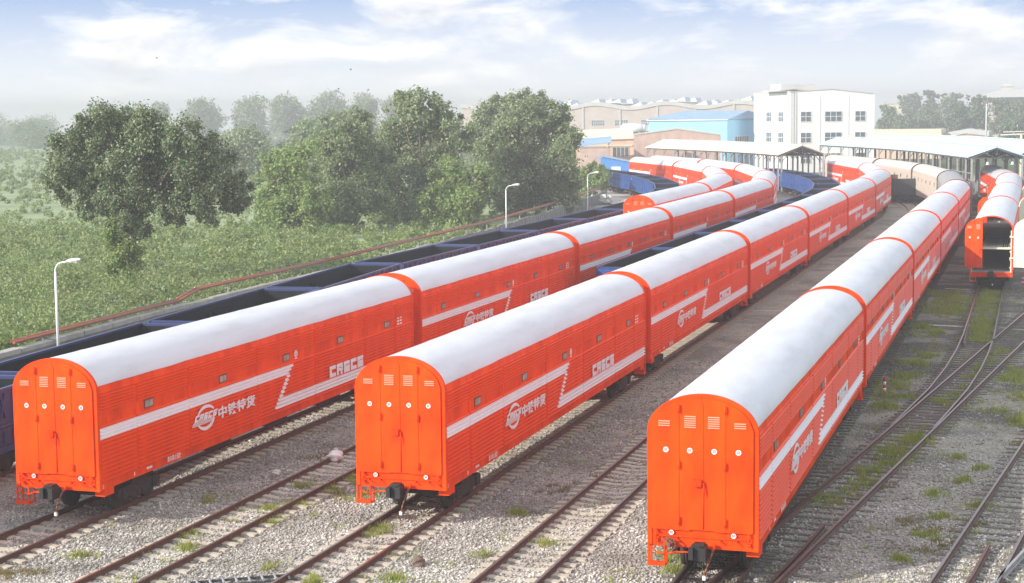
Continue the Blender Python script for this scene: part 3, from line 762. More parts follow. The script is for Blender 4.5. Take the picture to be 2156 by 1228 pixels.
for i in range(1, 16):
    if i == 11: g0 = gondola('', 'gondola_bright'); o = g0
    else: o = copy_tree(g0)
    o['label'] = f'{ORD[i]} dark blue open wagon from the left edge in the line beside the wall' if i < 11 else f'bright blue open wagon on the curve, {ORD[15 - i]} from the road end'
    put(o, 'G', 34.75 + i * GP, GL)
h0 = gondola('first blue open wagon between the left-hand and middle orange rows, nearest one', 'gondola_bright', group='blue open wagons between the orange rows'); put(h0, 'A2', 90.3, GL)
for i in range(1, 12):
    o = copy_tree(h0); o['label'] = f'{ORD[i]} open blue wagon back between the left-hand and middle orange rows'; put(o, 'A2', 90.3 + i * GP, GL)
k0 = gondola('sooty grey open wagon standing alone between orange row and beige wagons', 'soot', 'soot', 'rustin', 'sooty open wagons'); put(k0, 'B2', 216, GL)
o = copy_tree(k0); o['label'] = 'sooty open wagon coupled behind the lone grey one'; put(o, 'B2', 216 + GP, GL)
for i in range(11, 16): pass

# ------------------------------------------------------------------ ground
def sheet(name, poly, z, m, kind='structure'):
    mb = MB(); mb.add([(x, y, z) for x, y in poly], [tuple(range(len(poly)))]); o = obj(name, mb, m, fix=False)
    if o.data.polygons[0].normal.z < 0: o.data.flip_normals()
    return tag(o, kind=kind)
g = sheet('ground', [(-900, -60), (400, -60), (400, 1400), (-900, 1400)], -.2, M['ground']); tag(g, 'light and dark grey gravel ground of the rail yard', 'ground')
WALL = [(-41.0, 38), (-43.0, 62), (-44.3, 80), (-44.7, 104), (-45.6, 126), (-46.9, 149), (-50.2, 185), (-54.3, 219)]
def wallx(y):
    for (xa, ya), (xb, yb) in zip(WALL[:-1], WALL[1:]):
        if y <= yb: return xa + (xb - xa) * (y - ya) / (yb - ya)
    return WALL[-1][0] - (y - 219) * .42
fld = [(x - .25, y) for x, y in WALL] + [(-62, 240), (-86, 300), (-120, 340), (-160, 420), (-700, 900), (-880, 900), (-880, 38)]
tag(sheet('field', fld, -.02, M['field']), 'green field of crops and shrubs beyond the wall', 'field')
tag(sheet('road', [(-48, 205), (-44.5, 216), (-51, 250), (-63, 285), (-78, 325), (-86, 325), (-73, 290), (-63, 255), (-57, 228), (-53, 212)], -.016, M['roadm']), 'pale concrete road past the end of the wall', 'road')
def ribbon(pts, w, lab):
    mb = MB(); mb.sweep([(-w, -.03), (w, -.03), (w, .012), (-w, .012)], [(x, y, -.2) for x, y in pts])
    return tag(obj('drain_strip', mb, M['strip']), lab, 'concrete strip', 'pale concrete strips across the yard', 'structure')
ribbon([(-15.6, 97.6), (-13.4, 98.4)], .16, 'pale strip across the yard')
ribbon([(-15.6, 125.3), (-13.3, 125.7)], .16, 'pale strip across the yard')
ribbon([(-15.2, 152.6), (-13.2, 154.2)], .18, 'pale strip across the yard')
ribbon([(-5.8, 93.2), (-3.4, 92.7)], .2, 'pale strip across the yard'); ribbon([(-1.5, 92.5), (.6, 91.8)], .2, 'pale strip across the yard')
ribbon([(-5.3, 112.6), (-3.8, 112.3)], .15, 'pale strip across the yard')

# loose stones, weeds, shrubs: nobody could count them
def poly_mesh(name, V, F, m):
    me = bpy.data.meshes.new(name); n, k = F.shape
    me.vertices.add(len(V)); me.vertices.foreach_set('co', V.astype(np.float32).ravel())
    me.loops.add(n * k); me.loops.foreach_set('vertex_index', F.astype(np.int32).ravel())
    me.polygons.add(n); me.polygons.foreach_set('loop_start', np.arange(0, n * k, k, dtype=np.int32))
    me.update(calc_edges=True); me.materials.append(m); me.validate(); return me
def stones(n, xr, yr, keep):
    x = RNG.uniform(*xr, n); y = yr[0] + (yr[1] - yr[0]) * RNG.random(n) ** 1.4
    k = keep(x, y); x, y = x[k], y[k]; n = len(x)
    r = RNG.gamma(5., .0054, n).clip(.014, .06)
    base = np.array([(1, 0, 0), (-1, 0, 0), (0, 1, 0), (0, -1, 0), (0, 0, 1), (0, 0, -1)], float)
    sc = np.stack([r * RNG.uniform(.8, 1.5, n), r * RNG.uniform(.8, 1.5, n), r * RNG.uniform(.5, .95, n)], 1)
    V = base[None] * sc[:, None] * RNG.uniform(.75, 1.2, (n, 6, 1))
    a = RNG.uniform(0, 2 * PI, n); c, s = np.cos(a), np.sin(a)
    V = np.stack([V[..., 0] * c[:, None] - V[..., 1] * s[:, None], V[..., 0] * s[:, None] + V[..., 1] * c[:, None] + V[..., 2] * .3, V[..., 2]], -1)
    V += np.stack([x, y, -.2 + r * .35], 1)[:, None]
    F = np.array([(0, 2, 4), (2, 1, 4), (1, 3, 4), (3, 0, 4), (2, 0, 5), (1, 2, 5), (3, 1, 5), (0, 3, 5)])
    F = (F[None] + (np.arange(n) * 6)[:, None, None]).reshape(-1, 3)
    return poly_mesh('gravel', V.reshape(-1, 3), F, M['gravelstone'])
def keepst(x, y):
    k = np.ones(len(x), bool)
    dens = np.where(y < 50, 1., np.where(y < 62, .7, .35)) * np.where(x > -7, np.where(y > 58, .25, .7), 1)
    return k & (RNG.random(len(x)) < dens) & (x > -.68 * y)
tag(link('gravel', stones(230000, (-30, 1.5), (36, 78), keepst)), 'loose grey and white ballast stones between the tracks', 'gravel', kind='stuff')

def blades(patches, h0, h1, m, name):
    X = []; 
    for x, y, rx, ry, n in patches:
        k = max(3, n // 70); cen = RNG.normal(0, .5, (k, 2)) * np.array([rx, ry]); q = RNG.integers(0, k, n)
        X.append(np.array([x, y]) + cen[q] + RNG.normal(0, .10, (n, 2)) * (.6 + 2.2 * RNG.random((k, 1))[q] ** 2))
    X = np.concatenate(X); X = X[RNG.random(len(X)) < .62]; n = len(X); h = RNG.uniform(h0, h1, n); a = RNG.uniform(0, 2 * PI, n); w = RNG.uniform(.008, .02, n)
    dx, dy = np.cos(a) * w, np.sin(a) * w; lx, ly = RNG.normal(0, .35, n) * h, RNG.normal(0, .35, n) * h
    z = np.full(n, -.2)
    V = np.stack([np.stack([X[:, 0] - dx, X[:, 1] - dy, z], 1), np.stack([X[:, 0] + dx, X[:, 1] + dy, z], 1), np.stack([X[:, 0] + lx, X[:, 1] + ly, z + h], 1)], 1).reshape(-1, 3)
    return link(name, poly_mesh(name, V, np.arange(3 * n).reshape(-1, 3), m))
gp = []
for i in range(26):                                              # between the rails and along the main line
    y = random.uniform(49, 84); x, _ = mainpt(y); gp.append((x + random.uniform(-.6, .5), y, random.uniform(.15, .5), random.uniform(.3, 1.2), 260))
gp += [(-4.3, 57.5, .55, 1.8, 2400), (-3.7, 60.5, .5, 1.6, 1500), (-4.9, 54, .5, .7, 700)]
for i in range(60):
    y = random.uniform(86, 113); gp.append((-2.45 + random.uniform(-.55, .55), y, .35, 1.0, 330))
for i in range(40): gp.append((random.uniform(-5.9, -3.9), random.uniform(97, 111), .6, 1.3, 300))
for x, y, r in ((-5.1, 69, .7), (-5.5, 72, .7), (-4.9, 74.5, .8), (-5.2, 78.5, .8), (-4.6, 81, .6), (-4.6, 90, .7), (-5.5, 92.5, .5), (-5.3, 66.5, .5)): gp.append((x, y, r, r * 1.7, 1200))
for i in range(20): gp.append((random.uniform(-.9, .6), random.uniform(63, 78), .5, .9, 380))
for x, y, r in ((-2.75, 51.5, .5), (-2.2, 48.5, .6), (-1.9, 53.5, .3), (-2.6, 46.2, .4), (-1.5, 55.5, .3), (-3.1, 43.6, .25), (-2.2, 57.2, .3), (-1.3, 50.2, .25)): gp.append((x, y, r, r, 420))
for x, y, r in ((-20.6, 43.2, .25), (-20.65, 45.2, .3), (-20.6, 47.4, .35), (-20.55, 49.0, .3), (-19.3, 47.2, .35), (-20.5, 51.6, .3), (-19.6, 50.5, .35), (-21.6, 40, .3), (-22.2, 41.2, .25), (-21.3, 44.6, .25), (-21.7, 47.7, .2), (-17.2, 43.2, .3), (-17.3, 42.5, .22), (-8.5, 40.9, .3), (-8.6, 42.3, .35), (-7.1, 38.6, .4), (-6.8, 39.2, .3), (-15.0, 38.5, .3), (-12.4, 42.8, .2), (-13.6, 41.2, .15), (-18.6, 38.7, .15), (-16.9, 37.8, .25), (-24.0, 38.4, .2), (-23.6, 45, .15), (-14.1, 46.0, .25), (-9.4, 44.5, .25), (-9.0, 47.5, .25)):
    gp.append((x, y, r, r * 1.5, int(1500 * r)))
for i in range(330):
    y = 36 + 76 * random.random() ** 1.6; x = random.uniform(-.62 * y if y < 60 else -8, 1.0); gp.append((x, y, random.uniform(.1, .4), random.uniform(.1, .5), random.randint(12, 60)))
tag(blades(gp, .04, .24, M['grass'], 'grass'), 'tufts of green grass and weeds along the tracks', 'grass', kind='stuff')
dpz = [(-24.6, 36.6, .6, .5, 900), (-3.0, 47.6, .4, .35, 350), (-2.4, 46.9, .5, .4, 450), (-2.1, 45.4, .5, .5, 400), (-2.6, 44.6, .4, .4, 300), (-13.9, 49.4, .45, .8, 700), (-12.9, 51.2, .3, .5, 300), (-1.2, 47.9, .3, .5, 300), (-23.2, 52, .6, .9, 500), (-4.7, 56.2, .4, .8, 500), (-20.1, 46.5, .3, .6, 250), (-.2, 60.5, .4, .8, 400), (-4.2, 52.2, .35, .5, 350)]
tag(blades(dpz, .03, .14, M['drygrass'], 'dry_grass'), 'patches of dry yellow-brown grass on the gravel', 'dry grass', kind='stuff')

def leaf_quads(C, size, up=.35, jit=.35, out=None):
    """one bent-free leaf-clump quad per centre; out: outward direction to bias normals"""
    n = len(C); nrm = RNG.normal(0, 1, (n, 3)); 
    if out is not None: nrm = nrm * .75 + out * 1.0
    nrm[:, 2] += up; nrm /= np.linalg.norm(nrm, axis=1, keepdims=True)
    t = np.cross(nrm, RNG.normal(0, 1, (n, 3))); t /= np.linalg.norm(t, axis=1, keepdims=True); b = np.cross(nrm, t)
    s = (size * RNG.uniform(1 - jit, 1 + jit, n))[:, None]
    V = np.stack([C - t * s, C - b * s * .55, C + t * s, C + b * s * .55], 1).reshape(-1, 3)
    return V, np.arange(4 * n).reshape(-1, 4)
def crown(blobs, n, leaf, m, shear=(0, 0)):
    Cs, Os = [], []
    w = np.array([b[3] ** 2 for b in blobs]); w = w / w.sum()
    for (x, y, z, r), q in zip(blobs, w):
        k = int(n * q)
        nsub = max(9, int(13 * r)); d0 = RNG.normal(0, 1, (nsub, 3)); d0 /= np.linalg.norm(d0, axis=1, keepdims=True)     # twig clumps on the blob
        sub = d0 * (r * RNG.uniform(.45, 1.12, (nsub, 1)))
        idx = (RNG.random(k) ** 1.15 * nsub).astype(int)
        p = sub[idx] + RNG.normal(0, 1, (k, 3)) * r * RNG.uniform(.08, .24, (nsub, 1))[idx]
        dd = p / (np.linalg.norm(p, axis=1, keepdims=True) + 1e-6)
        P = p + np.array([x, y, z]); Cs.append(P); Os.append(dd)
    C = np.concatenate(Cs); O = np.concatenate(Os); k = C[:, 2] > .1
    V, F = leaf_quads(C[k], leaf, .3, .4, O[k]); return poly_mesh('crown', V, F, m)
def trunk(parts):
    mb = MB()
    for p0, p1, r0, r1 in parts: mb.cyl(p0, p1, r0, 9, 0, r1)
    return mb
BL = {'T1': [(-59.6, 96.7, 8.7, 1.58), (-57.5, 96.1, 10.6, 1.49), (-56.4, 97.5, 10.9, 1.51), (-53.4, 96.2, 10.5, 1.68), (-50.9, 95.7, 9.6, 1.67), (-50.2, 97.5, 8.0, 1.59), (-49.7, 99.5, 6.7, 1.17), (-62.0, 99.0, 7.0, 1.06), (-59.5, 99.3, 7.3, 1.62), (-55.3, 96.4, 7.7, 1.84), (-54.0, 98.2, 7.2, 1.71), (-51.4, 97.1, 5.9, 1.26), (-50.2, 97.3, 5.3, 0.71), (-59.3, 97.1, 6.2, 0.71), (-55.2, 96.9, 5.0, 1.25), (-56.8, 98.2, 3.3, 1.16), (-57.5, 98.2, 1.8, 1.1), (-56.7, 98.2, 0.4, 1.21), (-55.7, 98.2, 2.3, 0.99), (-57.0, 97.8, -0.7, 1.1), (-48.7, 98.6, 6.3, 1.0), (-49.3, 98, 7.7, 1.1), (-58.2, 97, 5.6, .95), (-57.2, 97.5, 6.2, 1.2), (-53.2, 97.4, 5.6, 1.1)],
'T2': [(-62.2, 168.8, 11.8, 1.99), (-65.1, 170.6, 12.4, 1.53), (-60.5, 171.5, 11.3, 2.02), (-66.8, 172.9, 8.5, 2.67), (-63.0, 173.7, 8.0, 3.17), (-57.6, 167.7, 9.1, 1.79), (-64.3, 171.0, 4.7, 3.12), (-60.6, 171.4, 4.0, 2.65), (-66.1, 170.0, 1.7, 2.63), (-61.5, 167.7, 1.4, 2.26)],
'T3': [(-65.6, 159.9, 10.0, 1.8), (-67.0, 157.6, 8.6, 1.86), (-65.5, 163.2, 7.0, 2.38), (-68.5, 162.8, 5.3, 2.52), (-64.9, 160.3, 3.4, 2.34), (-67.7, 158.7, 2.1, 2.14)],
'T4': [(-70.6, 152.3, 6.4, 1.8), (-67.3, 150.4, 7.4, 1.94), (-69.2, 152.4, 4.3, 2.06), (-71.5, 151.8, 3.8, 1.71), (-66.2, 150.1, 3.3, 2.02), (-69.0, 149.5, 1.5, 1.9), (-71.2, 150.6, 1.7, 1.6), (-67.0, 149.6, 1.2, 1.6)],
'T5': [(-54.3, 184.5, 11.2, 1.97), (-51.9, 185.7, 10.4, 2.19), (-50.1, 184.6, 8.2, 1.66), (-56.0, 182.7, 9.6, 2.16), (-58.0, 183.7, 7.2, 2.17), (-55.9, 187.9, 6.5, 3.06), (-50.5, 181.6, 5.6, 2.35), (-56.7, 181.2, 3.5, 2.65), (-54.3, 186.1, 2.5, 2.72), (-50.5, 183.6, 2.9, 1.96), (-56.6, 185.2, 0.9, 1.98)],
'T6': [(-71.0, 224.8, 12.3, 1.9), (-68.0, 224.0, 12.8, 2.01), (-66.3, 227.8, 12.5, 1.79), (-72.4, 222.7, 10.1, 2.38), (-68.8, 224.3, 10.1, 2.65), (-72.9, 223.0, 7.0, 2.13)],
'T7': [(-55.9, 160.8, 4.9, 1.9), (-56.7, 158.7, 2.6, 1.87), (-53.8, 159.1, 2.6, 1.88), (-53.0, 161.2, 4.6, 1.54), (-55.1, 159.1, 0.7, 1.52)],
'T8': [(-56.8, 222.3, 3.4, 1.62), (-58.9, 223.9, 2.2, 1.51), (-55.4, 220.4, 2.5, 1.24), (-57.0, 220.3, 0.9, 1.24)]}
TI = {'T1': ('big dark broad-crowned tree with an ivy-covered trunk behind the wall', (-56.8, 98, 0), 170000, .098, 'leaf_dark'),
      'T2': ('tall dense green tree left of the pale tree behind the slab fence', (-62.5, 170.5, 0), 52000, .175, 'leaf_mid'),
      'T3': ('rounded green tree left of the tallest dense tree', (-66.5, 160.5, 0), 36000, .165, 'leaf_mid'),
      'T4': ('low bushy tree fading in mist right of the big dark tree', (-69, 151, 0), 26000, .155, 'leaf_light'),
      'T5': ('pale green bushy tree above the slab fence, left of the factory', (-53.8, 184.5, 0), 52000, .18, 'leaf_mid'),
      'T6': ('hazy tall tree standing behind the pale green tree', (-69.5, 224.5, 0), 26000, .21, 'leaf_mid'),
      'T7': ('yellow-green bush in front of the tall trees by the slab fence', (-55, 160, 0), 26000, .155, 'leaf_light'),
      'T8': ('small light bush beside the blue hut at the end of the fence', (-57, 221.5, 0), 16000, .16, 'leaf_light')}
for k, (lab, bs, n, lf, mm) in TI.items():
    t = thing('bush' if k in ('T7', 'T8') else 'tree', lab, 'bush' if k in ('T7', 'T8') else 'tree', bs, group='trees beyond the wall')
    bl = [(x - bs[0], y - bs[1], z, r) for x, y, z, r in BL[k] if not (k == 'T1' and z < 4.2)]
    if k == 'T1': bl += [(-.6, .4, 9.3, 2.3), (2.6, .3, 8.6, 2.2), (-3.2, .5, 8.4, 1.9), (5.2, .2, 7.6, 1.6), (.6, .8, 7.4, 2.2)]
    link('crown', crown(bl, n, lf, M[mm]), t)
    top = sorted(bl, key=lambda b: -b[2]); parts = []
    zc = max(b[2] for b in bl) * .38
    parts.append(((0, 0, -.1), (0, 0, zc), .30 if k != 'T8' else .12, .2 if k != 'T8' else .08))
    for b in top[:8]: parts.append(((0, 0, zc * random.uniform(.55, 1)), (b[0], b[1], b[2]), .13, .035))
    obj('trunk', trunk(parts), M['bark'], t)
    if k == 'T1': link('ivy', crown([(0, 0, 1.0, 1.35), (.2, -.3, 2.2, 1.2), (-.5, -.4, .5, 1.3), (.1, -.2, 3.2, 1.1), (-.2, -.2, 4.2, 1.1), (.2, -.1, 5.0, 1.2), (.7, -.3, .5, 1.1)], 30000, .095, M['leaf_light']), t)
# hazy trees farther off
def far_tree(x, y, h, w, lab, mm, grp, tall=False):
    t = thing('tree', lab, 'tree', (x, y, -.05), group=grp)
    bl = []
    for i in range(11 if not tall else 8):
        a = random.uniform(0, 2 * PI); f = random.random(); rr = w * .5 * (1 - .55 * f) * random.uniform(.3, .8)
        bl.append((rr * math.cos(a), rr * math.sin(a), h * (.28 + .58 * f), w * random.uniform(.15, .24)))
    bl.append((0, 0, h * .88, w * .14)); bl.append((w * .1, 0, h * .2, w * .22))
    if tall:
        for i in range(4): bl.append((random.uniform(-.3, .3) * w, random.uniform(-.2, .2) * w, h * random.uniform(.86, .97), w * .07))
    link('crown', crown(bl, 9000, .36 if h < 18 else .62, M[mm]), t)
    obj('trunk', trunk([((0, 0, -.1), (0, 0, h * .5), .28, .16), ((0, 0, h * .4), (w * .2, 0, h * .7), .12, .05), ((0, 0, h * .35), (-w * .2, .3, h * .65), .12, .05)]), M['bark'], t)
ft_ = [(-400, 770, 20, 27, 'leftmost of the hazy trees in the row behind the big dark tree'), (-376, 780, 21.5, 27, 'second tree from the left in the hazy row at the back'), (-353, 770, 20.5, 25, 'third tree from the left in the hazy row at the back'),
       (-334, 776, 22.5, 27, 'tallest tree in the middle of the hazy row at the back'), (-313, 770, 21.5, 27, 'fifth tree from the left in the hazy row at the back'), (-292, 764, 20.5, 25, 'tree at the right end of the hazy row at the back'),
       (-146, 300, 8.6, 14, 'low rounded hazy tree in the gap right of the big dark tree'), (-136, 305, 10.5, 14, 'hazy tree just left of the rounded green tree'), (-112, 262, 11.3, 13, 'hazy tree half hidden behind the rounded green tree'),
       (-430, 780, 21, 15, 'faint lone treetop above the big dark tree'), (-440, 640, 12, 30, 'faint wide tree in the mist at the left edge'), (-395, 610, 10, 24, 'faint low tree in the mist left of the big dark tree'),
       (-540, 800, 13, 34, 'faintest tree at the far left on the misty skyline'), (-505, 790, 11, 30, 'faint low wood edge tree left on the misty skyline')]
for x, y, h, w, l in ft_: far_tree(x, y, h, w, l, 'leaf_mid', 'hazy trees at the back left')
rt_ = [(-52.5, 640, 14.0, 11, 'dark tree right against the white building'), (-44, 630, 9.0, 14, 'low round tree right of the white building'), (-36, 640, 11.2, 15, 'round tree above the flat-roofed brick building'), (-27, 636, 14.2, 13, 'spiky tree left of the concrete pole'),
       (-19.5, 640, 16.8, 13, 'tallest spiky tree just left of the concrete pole'), (-11.5, 634, 15.4, 13, 'tree just right of the concrete pole'), (-4.5, 626, 14.0, 14, 'tree in front of the pink hall at the right edge'), (-5.5, 500, 7, 9, 'bright young tree low at the right edge'), (4, 620, 14, 15, 'tree cut by the right edge'),
       (-57, 830, 19.5, 15, 'faint far tree behind the beige block'), (-47, 836, 21.0, 15, 'faint tall far tree right of the beige block'), (-37, 830, 19.5, 15, 'faint far tree in the gap left of the pink hall')]
for x, y, h, w, l in rt_: far_tree(x, y, h, w, l, 'leaf_dark', 'trees behind the yard at the right', True)

# field shrubs (one uncountable mass)
def field_mass(specs, m):
    Cs = []
    for n, y0, y1, hmin, hmax, leaves in specs:
        for i in range(n):
            y = random.uniform(y0, y1)
            if y > 112: y = round(y / 7) * 7 + random.gauss(0, .55)
            xr = wallx(y) - 1.3; xl = -.80 * y - 4
            if xl > xr: continue
            x = random.uniform(xl, xr)
            if abs(x + 56.8) < 1.2 and abs(y - 98) < 1.5: continue
            h = random.uniform(hmin, hmax); r = h * random.uniform(.45, .9)
            d = RNG.normal(0, 1, (leaves, 3)); d /= np.linalg.norm(d, axis=1, keepdims=True); d *= RNG.uniform(.35, 1.0, (leaves, 1))
            Cs.append(np.array([x, y, h * .45]) + d * np.array([r, r, h * .55]))
    C = np.concatenate(Cs); C = C[C[:, 2] > .02]
    V, F = leaf_quads(C, .06 + .00085 * (C[:, 1] - 54), .6, .45)
    return poly_mesh('shrubs', V, F, m)
tag(link('shrubs', field_mass([(1100, 54, 100, .4, 1.5, 140), (200, 54, 105, 1.5, 2.7, 380), (1300, 95, 150, .6, 1.6, 95), (1500, 150, 330, .5, 1.2, 60), (900, 330, 560, .8, 2.0, 36)], M['leaf_field'])), 'dense low green shrubs and crops filling the field beyond the wall', 'shrubs', kind='stuff')
tag(link('weeds', field_mass([(420, 54, 100, .5, 1.4, 120), (110, 54, 92, 1.2, 2.2, 300), (500, 95, 160, .5, 1.3, 90)], M['leaf_light'])), 'brighter yellow-green weeds scattered through the shrub field', 'weeds', kind='stuff')
tag(link('brambles', field_mass([(420, 54, 110, .4, 1.6, 130), (60, 56, 100, 1.4, 2.3, 300)], M['leaf_dark'])), 'darker brambles scattered through the shrub field', 'brambles', kind='stuff')
def palm_leaf():
    t = thing('young_tree', 'small light green tree with feathery leaves by the wall at the left edge', 'young tree', (-44.6, 65.5, 0))
    C = []
    for i in range(34):
        a = random.uniform(0, 2 * PI); e = random.uniform(.25, 1.1); L = random.uniform(.7, 1.3); p = np.array([0, 0, random.uniform(.6, 1.5)])
        for k in range(26):
            q = p + np.array([math.cos(a) * math.cos(e), math.sin(a) * math.cos(e), math.sin(e) - .5 * (k / 26) ** 1.5]) * L * k / 26; C.append(q + RNG.normal(0, .06, 3))
    V, F = leaf_quads(np.array(C), .10, .6, .3); link('crown', poly_mesh('crown', V, F, M['leaf_light']), t)
    obj('trunk', trunk([((0, 0, -.1), (0, 0, 1.5), .05, .03)]), M['bark'], t)
palm_leaf()

# ------------------------------------------------------------------ wall, fence, pipes, lamps
def lerp_path(pts, step):
    out = [Vector(pts[0])]
    for a, b in zip(pts[:-1], pts[1:]):
        a, b = Vector(a), Vector(b); n = max(1, int((b - a).length / step))
        for i in range(1, n + 1): out.append(a + (b - a) * i / n)
    return out
W1 = [p for p in WALL if p[1] <= 126]; W2 = [p for p in WALL if p[1] >= 126]
t = thing('concrete_wall', 'low weathered concrete wall with pale coping beside the blue open wagons', 'wall')
mb = MB(); mb.sweep([(-.13, -.25), (.13, -.25), (.13, 1.0), (-.13, 1.0)], [(*p, 0) for p in W1]); obj('panel', mb, M['slab'], t)
pts = lerp_path(W1, 3.0)
for a, b in zip(pts[:-1], pts[1:]):
    u = (b - a).normalized(); mb = MB(); dz = random.uniform(-.03, .03); mb.sweep([(-.22, 1.0), (.22, 1.0), (.22, 1.20 + dz), (-.16, 1.24 + dz)], [(*(a + u * .05), 0), (*(b - u * .05), 0)]); obj('coping', mb, M['wall'], t)
t = thing('slab_fence', 'grey fence of upright concrete slabs leading to the road', 'fence')
pts = lerp_path(W2, 1.15)
for a, b in zip(pts[:-1], pts[1:]):
    u = (b - a).normalized(); hgt = 1.2 + random.uniform(-.08, .08); mb = MB(); mb.sweep([(-.09, -.25), (.09, -.25), (.09, hgt), (-.09, hgt)], [(*(a + u * .04), 0), (*(b - u * .04), 0)])
    mb.box(b.x - .1, b.x + .14, b.y - .05, b.y + .05, -.25, hgt - .1); obj('slab', mb, M['slab'], t)
def pipe_line(off, dz, lab):
    P = [(-43.5, 65.2), (-44.55, 82.6), (-44.7, 85.2), (-45.0, 104), (-46.0, 126), (-47.2, 149), (-50.6, 185), (-54.4, 217)]
    z = [1.42, 1.42, 1.78, 1.78, 1.78, 1.75, 1.72, 1.7]; q = [(x - off, y + off * .5, h + dz) for (x, y), h in zip(P, z)]
    t = thing('steam_pipe', lab, 'pipe', group='red pipes along the wall')
    mb = MB(); mb.tube(q, .075, 10)
    for p in q[1:-1]: mb.cyl((p[0], p[1], p[2] - .06), (p[0], p[1], p[2] + .06), .08, 10)
    obj('pipe_run', mb, M['pipe'], t)
    if off < .2:
        for y in range(68, 215, 7):
            x = wallx(y) - .35; s = MB(); s.box(x - .035, x + .035, y - .035, y + .035, -.1, 1.34 if y < 83 else 1.69); s.box(x - .35, x + .25, y - .03, y + .03, 1.28 if y < 83 else 1.62, 1.34 if y < 83 else 1.69); obj('bracket', s, M['steelgrey'], t)
pipe_line(0, 0, 'front rust-red pipe on brackets above the low wall'); pipe_line(.30, .02, 'rear rust-red pipe running just behind the other one')
def fence_post(x, y, lab):
    mb = MB(); mb.box(x - .06, x + .06, y - .06, y + .06, -.2, 1.55); mb.box(x - .08, x + .08, y - .08, y + .08, 1.55, 1.6); tag(obj('fence_post', mb, M['steelgrey']), lab, 'post', 'posts at the left end of the wall')
fence_post(-42.6, 61.8, 'grey post by the wall coping at the left edge'); fence_post(-43.1, 60.6, 'grey post left of the wall at the picture edge')
def lamp(x, y, zt, lab, side=1):
    t = thing('street_lamp', lab, 'street lamp', (x, y, -.2), group='white street lamps along the wall')
    p = MB(); p.cyl((0, 0, 0), (0, 0, .5), .085, 12, 0); p.cyl((0, 0, .5), (0, 0, zt - .35), .065, 12, 0, .05); obj('pole', p, M['galv'], t)
    a = MB(); pts = [(0, 0, zt - .35)]
    for i in range(1, 8):
        th = PI / 2 * i / 7; pts.append((.42 * (1 - math.cos(th)), 0, zt - .35 + .42 * math.sin(th)))
    pts.append((.75, 0, zt + .13)); a.tube(pts, .04, 10); obj('arm', a, M['galv'], t)
    h = MB(); n = 12
    for (xa, ra), (xb, rb) in zip([(.62, .05), (.72, .13), (.95, .17), (1.2, .15), (1.34, .05)][:-1], [(.62, .05), (.72, .13), (.95, .17), (1.2, .15), (1.34, .05)][1:]):
        va = [(xa, ra * math.cos(2 * PI * i / n), zt + .14 + (xa - .6) * .1 + .55 * ra * math.sin(2 * PI * i / n)) for i in range(n)]; vb = [(xb, rb * math.cos(2 * PI * i / n), zt + .14 + (xb - .6) * .1 + .55 * rb * math.sin(2 * PI * i / n)) for i in range(n)]
        h.add(va + vb, [(i, (i + 1) % n, n + (i + 1) % n, n + i) for i in range(n)], 0, True)
    hd = obj('lamp_head', h, M['galv'], t); l = MB(); l.box(.78, 1.18, -.09, .09, zt + .085, zt + .11); obj('lens', l, M['lampglass'], hd)
    return t
lamp(-42.25, 66.8, 5.05, 'tall white street lamp by the low wall at the left, nearest of all')
lamp(-46.0, 147.6, 5.05, 'white street lamp in front of the dense trees, second from the left')
lamp(-46.9, 180.8, 5.0, 'white street lamp at the slab fence beside the small light bush')
lamp(-60.2, 235.5, 5.2, 'half-hidden white street lamp rising behind the bush by the blue hut')

# ------------------------------------------------------------------ buildings
def box_building(name, lab, cat, cx, cy, rz):
    return thing(name, lab, cat, (cx, cy, -.2), rz)
def window_on(t, x, y, z, w, h, nx, nz, axis='y', out=-1, frame='winwhite', glass='winglass'):
    f = MB(); g_ = MB(); th = .07
    def bx(mb, a0, a1, z0, z1, d0, d1, mi=0):
        if axis == 'y': mb.box(x + a0, x + a1, min(y + out * d0, y + out * d1), max(y + out * d0, y + out * d1), z + z0, z + z1, mi)
        else: mb.box(min(x + out * d0, x + out * d1), max(x + out * d0, x + out * d1), y + a0, y + a1, z + z0, z + z1, mi)
    bx(f, -w / 2 - th, -w / 2 + .02, -h / 2 - th, h / 2 + th, 0, .08); bx(f, w / 2 - .02, w / 2 + th, -h / 2 - th, h / 2 + th, 0, .08)
    bx(f, -w / 2 + .02, w / 2 - .02, h / 2 - .02, h / 2 + th, 0, .08); bx(f, -w / 2 + .02, w / 2 - .02, -h / 2 - th, -h / 2 + .02, 0, .08)
    for i in range(1, nx): q = -w / 2 + w * i / nx; bx(f, q - .05, q + .05, -h / 2 + .02, h / 2 - .02, 0, .07)
    for i in range(1, nz): q = -h / 2 + h * i / nz; bx(f, -w / 2 + .02, w / 2 - .02, q - .05, q + .05, 0, .065)
    fo = obj('window', f, M[frame], t)
    bx(g_, -w / 2, w / 2, -h / 2, h / 2, -.02, .03); obj('pane', g_, M[glass], fo)

